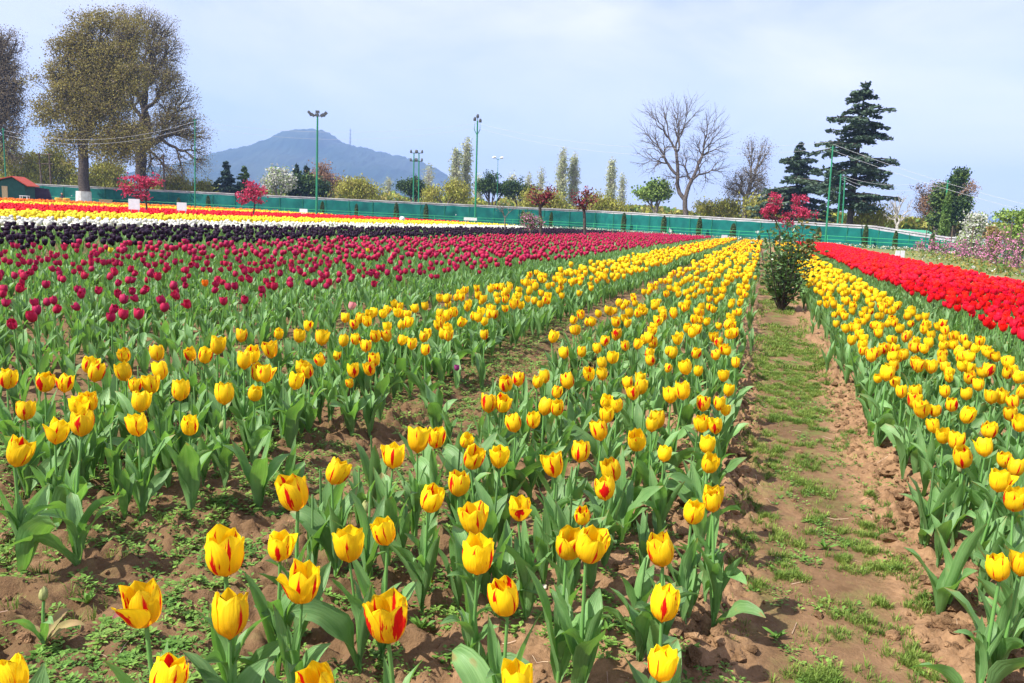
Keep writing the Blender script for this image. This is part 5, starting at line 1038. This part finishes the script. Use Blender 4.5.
# withered tulip and odd ones out
def single(name, px, py, z, s, pm, lab, fk=3, flame=None, nleaf=3):
    p = on_plane(px, py, z); return tulip(name, p[0], p[1], z, s, pm, lab, rnd=r1, fk=fk, nleaf=nleaf, flame=flame)
single("pink_tulip", 351, 306, .36, 1.0, PNKP, "lone pale pink and white tulip at the edge of the crimson bed", 3)
single("red_tulip", 205, 283, .38, 1.0, ORGP, "lone orange-red tulip among the crimson ones", 3)
single("plain_yellow_tulip", 110, 250, .42, 1.1, YELF, "lone yellow tulip at the back left of the crimson bed", 5)
single("plain_yellow_tulip", 368, 250, .42, 1.1, YELF, "lone yellow tulip mid-way along the crimson bed", 5)
p = on_plane(457, 371, .12)
o = tulip("purple_tulip", p[0], p[1], .14, .6, petal_mat("purple_petal", (.25, .04, .15), (.35, .06, .22)), "tiny purple bloom on the brown strip between yellow beds", rnd=r1, nleaf=1)
x, y = on_plane(44, 640, 0)[:2]; gz = float(ground_h(x, y)); o = empty("withered_tulip", (x, y, gz)); tag(o, "withered tulip with a dry pod and browned drooping leaves at lower left", "tulip")
DRYM = [mk_mesh("dry_leaf", *(lambda q: (q[0], q[1]))(leaf_tpl(700 + k, .13, .024, .5, 1.9, wave=.4, tw=1.2)), DRY) for k in range(3)]
GRN2 = [mk_mesh("leaf", V, F, LEAF, uv=UV) for V, F, UV in [leaf_tpl(710 + k, .15, .028, .3, 1.6, wave=.4, tw=1.0) for k in range(2)]]
for i in range(5): l = obj("leaf", (DRYM + GRN2)[i], o); l.rotation_euler = (0, 0, i * 1.35 + .4); l.location = (0, 0, .01)
s_ = obj("stem", STM[2], o); s_.scale = (1, 1, .42); b = obj("seed_pod", BUDM, o); b.location = tuple(np.array(ST[2][2]) * (1, 1, .42)); b.scale = (.9, .9, .9)

# crimson bed
CR = bed_points(-9.75, -3.75, 2.9, 64, 13, .165, .09, .12, 31); CR = CR[in_view(CR, 60, .35)[0]]
def nearest_split(P, n):
    v = in_view(P, 0, .35)[0]; o = np.argsort(np.where(v, np.hypot(P[:, 0], P[:, 1]), 1e6)); m = np.ones(len(P), bool); m[o[:n]] = False; return P[o[:n]], P[m]
CN, CREST = nearest_split(CR, 300)
for i, (x, y) in enumerate(CN):
    z = .37 + r1.gauss(0, .03); s = r1.uniform(.85, 1.12); grp = "crimson tulips in the wide bed"
    if i < 30: lab = f"crimson tulip, {'the' if i == 0 else ordinal(i)} nearest bloom of the wide crimson bed"
    else: lab = "crimson tulip in the front part of the wide crimson bed"
    if i < 160: tulip("crimson_tulip", x, y, z, s, CRIM, lab, grp, rnd=r1, nleaf=3, tilt=(r1.gauss(0, .3), r1.gauss(0, .3)))
    else:
        if i == 160: CTM = [mk_mesh("crimson_tulip", V, [Q], [CRIM, LEAF], [mi], uv) for V, Q, uv, mi in [lod_plant(500 + k, 1, .37, 3, .075, [.2, .6, .9][k % 3]) for k in range(8)]]
        o = obj("crimson_tulip", CTM[i % 8], None, (x, y, float(ground_base(x, y)))); o.rotation_euler = (0, 0, r1.uniform(0, 6)); o.scale = (s / 1.1,) * 3; tag(o, lab, "tulip", grp)
CT1 = [lod_plant(520 + k, 1, .37, 4, .075, [.2, .6, .9][k % 3]) for k in range(5)]; CT2 = [lod_plant(540 + k, 2, .37, 4, .078, .7) for k in range(6)]; CT3 = [lod_plant(560 + k, 3, .37, 2, .08) for k in range(4)]
scatter_plants("crimson_tulips_beyond", CREST, [(9, CT1), (24, CT2), (99, CT3)], [CRIM, LEAF], scale=(.85, 1.15), label="far rows of crimson tulips stretching back to the fence", seed=6)
LC = bed_points(-9.9, -3.4, 2.6, 26, 19, .085, .09, .2, 33); LC = LC[in_view(LC, 60, .2)[0]]
scatter_plants("tulip_foliage", LC, [(10, LO1), (60, LO2)], [YEL, LEAF], scale=(.75, 1.1), label="green tulip leaves crowding below the crimson blooms", cat="foliage", seed=8)

# scarlet bed on the right
RD = bed_points(1.98, 4.3, 5.5, 56, 13, .105, .05, .05, 41); RD = RD[in_view(RD, 60, .38)[0]]
RN, RREST = nearest_split(RD, 300)
RTM = [mk_mesh("red_tulip", V, [Q], [REDP, LEAF], [mi], uv) for V, Q, uv, mi in [lod_plant(600 + k, 1, .38, 3, .078, [.3, .7, 1.0][k % 3]) for k in range(8)]]
for i, (x, y) in enumerate(RN):
    s = r1.uniform(1.0, 1.2); grp = "red tulips in the bed at the right"
    lab = f"red tulip, {'the' if i == 0 else ordinal(i)} nearest bloom of the solid red bed" if i < 20 else "red tulip in the front part of the solid red bed"
    if i < 60: tulip("red_tulip", x, y, .38 + r1.gauss(0, .02), s, REDP, lab, grp, rnd=r1, nleaf=3, tilt=(r1.gauss(0, .25), r1.gauss(0, .25)))
    else: o = obj("red_tulip", RTM[i % 8], None, (x, y, float(ground_base(x, y)))); o.rotation_euler = (0, 0, r1.uniform(0, 6)); o.scale = (s / 1.08,) * 3; tag(o, lab, "tulip", grp)
scatter_plants("red_tulips_beyond", RREST, [(13, [lod_plant(620 + k, 1, .38, 3, .08, [.4, .8, 1.1][k % 3]) for k in range(5)]), (28, [lod_plant(640 + k, 2, .38, 3, .085, .6) for k in range(5)]), (99, [lod_plant(660 + k, 3, .38, 2, .095) for k in range(4)])],
               [REDP, LEAF], scale=(.92, 1.12), label="solid mass of red tulips running back to the fence", seed=9)
LR = np.vstack([bed_points(1.8, 2.1, 5, 45, 3, .10, .04, .1, 42), bed_points(2.1, 4.4, 5, 20, 8, .2, .06, .2, 43)]); LR = LR[in_view(LR, 60, .2)[0]]
scatter_plants("tulip_foliage", LR, [(14, LO1), (60, LO2)], [YEL, LEAF], scale=(.85, 1.1), label="grey-green tulip leaves along the red bed's edge", cat="foliage", seed=10)

# coloured bands beyond the crimson bed
def band(name, x0, x1, y0, y1, rows, dy, pm, lab, H=.33, fh=.08, seed=1, lod=3, leafy=2, cut=None):
    P = bed_points(x0, x1, y0, y1, rows, dy, .12, .06, seed); v = in_view(P, 30, .3)[0]; P = P[v]
    if cut is not None: P = P[cut(P[:, 0], P[:, 1])]
    T2 = [lod_plant(seed * 50 + k, 2, H, 3, fh, .6) for k in range(4)]; T3 = [lod_plant(seed * 50 + 9 + k, lod, H, leafy, fh) for k in range(4)]
    return scatter_plants(name, P, [(19, T2), (400, T3)], [pm, LEAF], scale=(.85, 1.15), label=lab, seed=seed)
band("black_tulips", -16.2, -10.0, 7.5, 62, 19, .25, BLKP, "broad band of near-black tulips behind the crimson bed", .38, .092, 71, leafy=4)
band("white_tulips", -21.2, -16.3, 12, 66, 13, .22, WHTP, "band of white tulips behind the black ones", .34, .115, 72)
band("yellow_tulips", -28.5, -21.4, 16, 70, 21, .3, YELF, "plain yellow band behind the white tulips", .36, .15, 73, leafy=1)
band("red_tulips", -46.5, -29.0, 24, 78, 34, .36, REDP, "thin red band among the distant tulips at left", .36, .17, 74, leafy=1)
band("yellow_tulips", -57, -47, 35, 84, 15, .5, YELF, "narrow yellow band behind the distant red one", .36, .22, 75, leafy=1)
band("orange_tulips", -78, -57.5, 45, 90, 24, .6, ORGP, "orange band farthest back before the green fence", .38, .28, 76, leafy=1)

# ------------------------------------------------------------------ the dark leafy shrub standing in the path
def shrub():
    r = np.random.default_rng(301); b = base_at(781, 11.6); b[2] = float(ground_base(b[0], b[1])); o = empty("evergreen_shrub", b); tag(o, "glossy dark green shrub standing in the grassy path", "shrub")
    H = 1.2; m = MB(); C = []; A = []
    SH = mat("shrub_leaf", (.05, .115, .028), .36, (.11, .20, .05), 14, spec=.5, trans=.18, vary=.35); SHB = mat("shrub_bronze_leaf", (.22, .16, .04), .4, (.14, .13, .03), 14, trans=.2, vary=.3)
    for k in range(46):
        a = r.uniform(0, 6.28); sp = abs(r.normal(0, .27)); hh = H * r.uniform(.45, .93) if k > 3 else H * r.uniform(1.0, 1.08)
        if k <= 3: sp = [.12, .10, .18, .05][k]; a = [3.2, 0.3, .1, 3.0][k]
        s = np.linspace(0, 1, 8); x = math.cos(a) * (sp * s ** .8 + .02); y = math.sin(a) * (sp * s ** .8 + .02); z = hh * s
        P = np.stack([x, y, z], -1) + r.normal(0, .012, (8, 3)) * s[:, None]; m.tube(P, np.linspace(.010, .003, 8), 5, cap=False)
        nl = int(40 * hh); q = .14 + .86 * r.random(nl) ** .85; i = q * 7; i0 = np.minimum(i.astype(int), 6); f = (i - i0)[:, None]; c = P[i0] * (1 - f) + P[i0 + 1] * f
        dd = r.normal(size=(nl, 3)); dd[:, 2] = abs(dd[:, 2]) * .5; dd /= np.linalg.norm(dd, axis=1)[:, None]
        wdt = np.interp(q * hh, [0, .15, .4, .8, 1.1, 1.4], [.05, .16, .20, .16, .07, .04]); C.append(c + dd * (wdt * r.uniform(.2, 1, nl))[:, None]); A.append(dd)
    # a side spray reaching right, bronze-tipped
    for k in range(5):
        P = np.array([[.08, 0, .45], [.20, 0, .75], [.30 + .03 * k, .02 * k, .95 + .05 * k]]) ; P = np.stack([P[:, 0] * _r0[0] - 0 * P[:, 1], P[:, 0] * _r0[1] + P[:, 1], P[:, 2]], -1); m.tube(P, [.008, .006, .003], 4, cap=False)
        nl = 34; q = r.random(nl)[:, None]; C.append(P[1] * (1 - q) + P[2] * q + r.normal(0, .045, (nl, 3))); A.append(r.normal(size=(nl, 3)))
    m.build("stems", BK_DARK, o, smooth=True); C = np.vstack(C); A = np.vstack(A); A /= np.linalg.norm(A, axis=1)[:, None]; n = len(C)
    b2 = np.cross(A, r.normal(size=(n, 3))); b2 /= np.linalg.norm(b2, axis=1)[:, None]; nn = np.cross(A, b2); Ln = r.uniform(.045, .085, n)[:, None]; Wd = Ln * .26
    V = np.stack([C, C + A * Ln * .35 + b2 * Wd + nn * Ln * .08, C + A * Ln * .75 + b2 * Wd * .8 + nn * Ln * .04, C + A * Ln - nn * Ln * .12, C + A * Ln * .75 - b2 * Wd * .8 + nn * Ln * .04, C + A * Ln * .35 - b2 * Wd + nn * Ln * .08, C + A * Ln * .5 - nn * Ln * .03], 1).reshape(-1, 3)
    base = (np.arange(n) * 7)[:, None]; T = np.concatenate([base + np.array([[0, 1, 6]]), base + np.array([[1, 2, 6]]), base + np.array([[2, 3, 6]]), base + np.array([[3, 4, 6]]), base + np.array([[4, 5, 6]]), base + np.array([[5, 0, 6]])])
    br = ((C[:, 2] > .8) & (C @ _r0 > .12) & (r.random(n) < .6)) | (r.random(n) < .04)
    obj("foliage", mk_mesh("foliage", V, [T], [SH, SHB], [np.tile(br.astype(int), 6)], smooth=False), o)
shrub()

# ------------------------------------------------------------------ weeds, grass and litter on the soil
WEED = mat("weed_leaf", (.09, .21, .03), .6, (.20, .33, .06), 9, trans=.3, vary=.4); GRS = mat("path_grass", (.11, .20, .028), .6, (.24, .32, .06), 9, trans=.35, vary=.5)
def tufts(name, pts, hgt, blades, wid, lab, seed, spread=.02, cat="grass"):
    r = np.random.default_rng(seed); n = len(pts); C = np.repeat(pts, blades, 0); k = len(C); a = r.uniform(0, 6.28, k); d = np.stack([np.cos(a), np.sin(a)], -1)
    g0 = np.c_[C + d * (r.random(k) * spread)[:, None], np.zeros(k)]; g0[:, 2] = ground_h(g0[:, 0], g0[:, 1]) - .002
    h = hgt * r.uniform(.4, 1.2, k) * np.repeat(r.uniform(.6, 1.3, n), blades); ln = r.uniform(.2, .9, k)
    w_ = (wid * r.uniform(.6, 1.3, k))[:, None]; lat = np.stack([-d[:, 1], d[:, 0], 0 * a], -1) * w_; D3 = np.c_[d, np.zeros(k)]
    m1 = g0 + D3 * (h * ln * .35)[:, None] + np.c_[np.zeros((k, 2)), h * .6]; tp_ = g0 + D3 * (h * ln)[:, None] + np.c_[np.zeros((k, 2)), h * (1.05 - .35 * ln)]
    V = np.stack([g0 - lat * .5, g0 + lat * .5, m1 + lat * .45, m1 - lat * .45, tp_], 1).reshape(-1, 3); i = (np.arange(k) * 5)[:, None]
    return tag(obj(name, mk_mesh(name, V, [i + np.array([[0, 1, 2, 3]]), i + np.array([[3, 2, 4]])], GRS, smooth=False)), lab, cat, kind='stuff')
r = np.random.default_rng(55)
def cand(n, xr, yr, pw=1.6): return np.c_[r.uniform(*xr, n), yr[0] + (yr[1] - yr[0]) * r.random(n) ** pw]
cc = cand(720, (.0, .60), (1.25, 9), 1.45); cc = cc[(vnoise(cc[:, 0] * 3.3, cc[:, 1] * 1.7, 61) + .25 * np.exp(-((cc[:, 0] - .30) / .2) ** 2)) > r.uniform(.35, .8, len(cc))]
kk = r.integers(5, 20, len(cc)); g1 = np.repeat(cc, kk, 0) + r.normal(0, 1, (kk.sum(), 2)) * np.repeat(r.uniform(.012, .035, len(cc)), kk)[:, None]
tufts("path_grass", g1, .026, 22, .0022, "feathery green tufts growing in the sunken path", 1, .016)
g3 = cand(2600, (-.05, .66), (1.25, 9), 1.5); g3 = g3[vnoise(g3[:, 0] * 9, g3[:, 1] * 8, 67) > .5]
tufts("path_grass", g3, .016, 7, .0022, "thin short grass sprouting between the path's tufts", 7, .02)
g4 = cand(1500, (-3.2, -1.0), (1.2, 7), 1.5); g4 = g4[vnoise(g4[:, 0] * 5, g4[:, 1] * 5, 68) > .55]; tufts("soil_grass", g4, .035, 14, .0024, "fine grassy weeds among the left beds", 8, .02)
g2 = cand(4200, (-.0, .60), (7, 40), 1.3); g2 = g2[vnoise(g2[:, 0] * 5, g2[:, 1] * 1.6, 63) > .45]; tufts("path_grass", g2, .04, 10, .006, "grass thickening along the far part of the path", 2, .04)
def weeds(name, pts, leaf, nl, lab, seed, up=.6):
    r = np.random.default_rng(seed); C = np.repeat(pts, nl, 0); k = len(C); a = r.uniform(0, 6.28, k); ln = leaf * r.uniform(.5, 1.3, k) * np.repeat(r.uniform(.6, 1.4, len(pts)), nl); el = r.uniform(.05, 1.0, k) * up
    d = np.stack([np.cos(a) * np.cos(el), np.sin(a) * np.cos(el), np.sin(el)], -1); lat = np.stack([-np.sin(a), np.cos(a), 0 * a], -1) * (ln * .28)[:, None]
    c = C + np.c_[np.cos(a), np.sin(a)] * (r.random(k) * leaf * 1.1)[:, None]; g0 = np.c_[c, ground_h(c[:, 0], c[:, 1]) + r.random(k) * leaf * .8]
    V = np.stack([g0, g0 + d * (ln * .5)[:, None] + lat, g0 + d * ln[:, None] - [0, 0, .002], g0 + d * (ln * .5)[:, None] - lat], 1).reshape(-1, 3); i = (np.arange(k) * 4)[:, None]
    return tag(obj(name, mk_mesh(name, V, [i + np.array([[0, 1, 2, 3]])], WEED, smooth=False)), lab, "weeds", kind='stuff')
w1 = cand(17000, (-3.6, -.1), (1.15, 9), 1.5); dn = vnoise(w1[:, 0] * 3.4, w1[:, 1] * 3.4, 71) * .45 + vnoise(w1[:, 0] * 14, w1[:, 1] * 14, 72) * .55; bias = np.where(w1[:, 0] < -1.0, .12, .02); w1 = w1[dn + bias > .53]
weeds("soil_weeds", w1, .0155, 14, "small green weeds spotting the soil of the left beds", 3)
w2 = cand(9000, (-.1, 1.7), (1.3, 9), 1.5); w2 = w2[vnoise(w2[:, 0] * 9, w2[:, 1] * 9, 73) > .62]; weeds("soil_weeds", w2, .014, 9, "small broad-leaved weeds along the path and right bed", 4)
w3 = cand(8000, (-4.2, -1.2), (4.5, 30), 1.3); w3 = w3[vnoise(w3[:, 0] * 3, w3[:, 1] * 2, 74) > .48]; weeds("soil_weeds", w3, .024, 9, "weeds greening the brown strips farther back", 5)
# rosettes large enough to be counted in the path
for i, (px, py, lab) in enumerate([(640, 0, 0)][:0] + [(925, 525, "flat green rosette weed near the right edge of the path"), (938, 597, "flat green rosette weed low on the right side of the path"), (825, 545, "broad-leaved seedling in the middle of the path"), (776, 630, "green leafy seedling on the left side of the path"), (88, 610, "leafy weed clump beside the withered tulip"), (350, 515, "leafy weed between two front blooms left of the bud"), (420, 640, "fine-leaved weed clump beside the front red-flamed bloom"), (605, 643, "round-leaved seedling on the clods right of centre")]):
    q = on_plane(px, py, -.03); q[2] = float(ground_h(q[0], q[1])); o = empty("weed", q); tag(o, lab, "weed"); rr2 = random.Random(i)
    Vs = []; Fs = []; off = 0
    for k in range(11):
        V, F, uv = leaf_tpl(800 + k, Ln=rr2.uniform(.03, .055), Wd=.013, t0=rr2.uniform(.5, 1.0), t1=.6, nu=3, nv=5); V = xf(V, 1, 0, 0, k * .62 + rr2.random()); Vs.append(V); Fs.append(F[0] + off); off += len(V)
    obj("foliage", mk_mesh("foliage", np.vstack(Vs), [np.vstack(Fs)], WEED), o)
# straw and dead stalks
m = MB(); r = np.random.default_rng(66)
for k in range(170):
    x, y = r.uniform(-2.4, .9), 1.2 + 3.6 * r.random() ** 1.4; a = r.uniform(0, 6.28); Ln = r.uniform(.02, .09); s = np.linspace(-.5, .5, 4); X = x + np.cos(a) * s * Ln; Y = y + np.sin(a + s * .5) * s * Ln; m.tube(np.stack([X, Y, ground_h(X, Y) + .004], -1), r.uniform(.0007, .0014), 3, cap=False)
tag(m.build("straw_litter", mat("straw", (.55, .42, .28), .8, (.35, .22, .16), 20)), "dry straw bits and dead stalks scattered over the soil", "straw", kind='stuff')
# fallen petals
m = MB()
for i, (px, py) in enumerate([(118, 620), (430, 590), (745, 560), (1005, 545), (300, 470), (560, 640)]):
    q = on_plane(px, py, 0); q[2] = float(ground_h(q[0], q[1])) + .006; V, F, uv = flower_tpl(950 + i, 0, nu=5, nv=5, H=.05); V = V[:25]; V = xf(V - V.mean(0), 1, 1.5, .2, i * 1.3); o = obj("fallen_petal", mk_mesh("fallen_petal", V, [grid_q(5, 5)], YELF if i % 2 else PNKP, uv=uv[:25]), None, q)
    tag(o, ["dried pale petal on the soil at lower left", "fallen yellow petal below the red-flamed front bloom", "pale fallen petal at the left edge of the path", "fallen yellow petal beside the right bed's nearest blooms", "pale fallen petal on the brown strip", "fallen yellow petal on the clods at bottom centre"][i], "petal")
# two white snail shells
for px, py, lab in ((537, 593, "left of two tiny white snail shells on the soil"), (544, 592, "right of two tiny white snail shells on the soil")):
    q = on_plane(px, py, 0); q[2] = float(ground_h(q[0], q[1])) + .006; s = np.linspace(0, 1, 26); a = s * 12; rr3 = .002 + .006 * s; Pm = np.stack([np.cos(a) * rr3, np.sin(a) * rr3, .006 * (1 - s)], -1); m = MB(); m.tube(Pm, .001 + .0042 * s, 8); tag(m.build("snail_shell", mat("shell", (.72, .62, .48), .35), smooth=True, loc=q), lab, "shell")
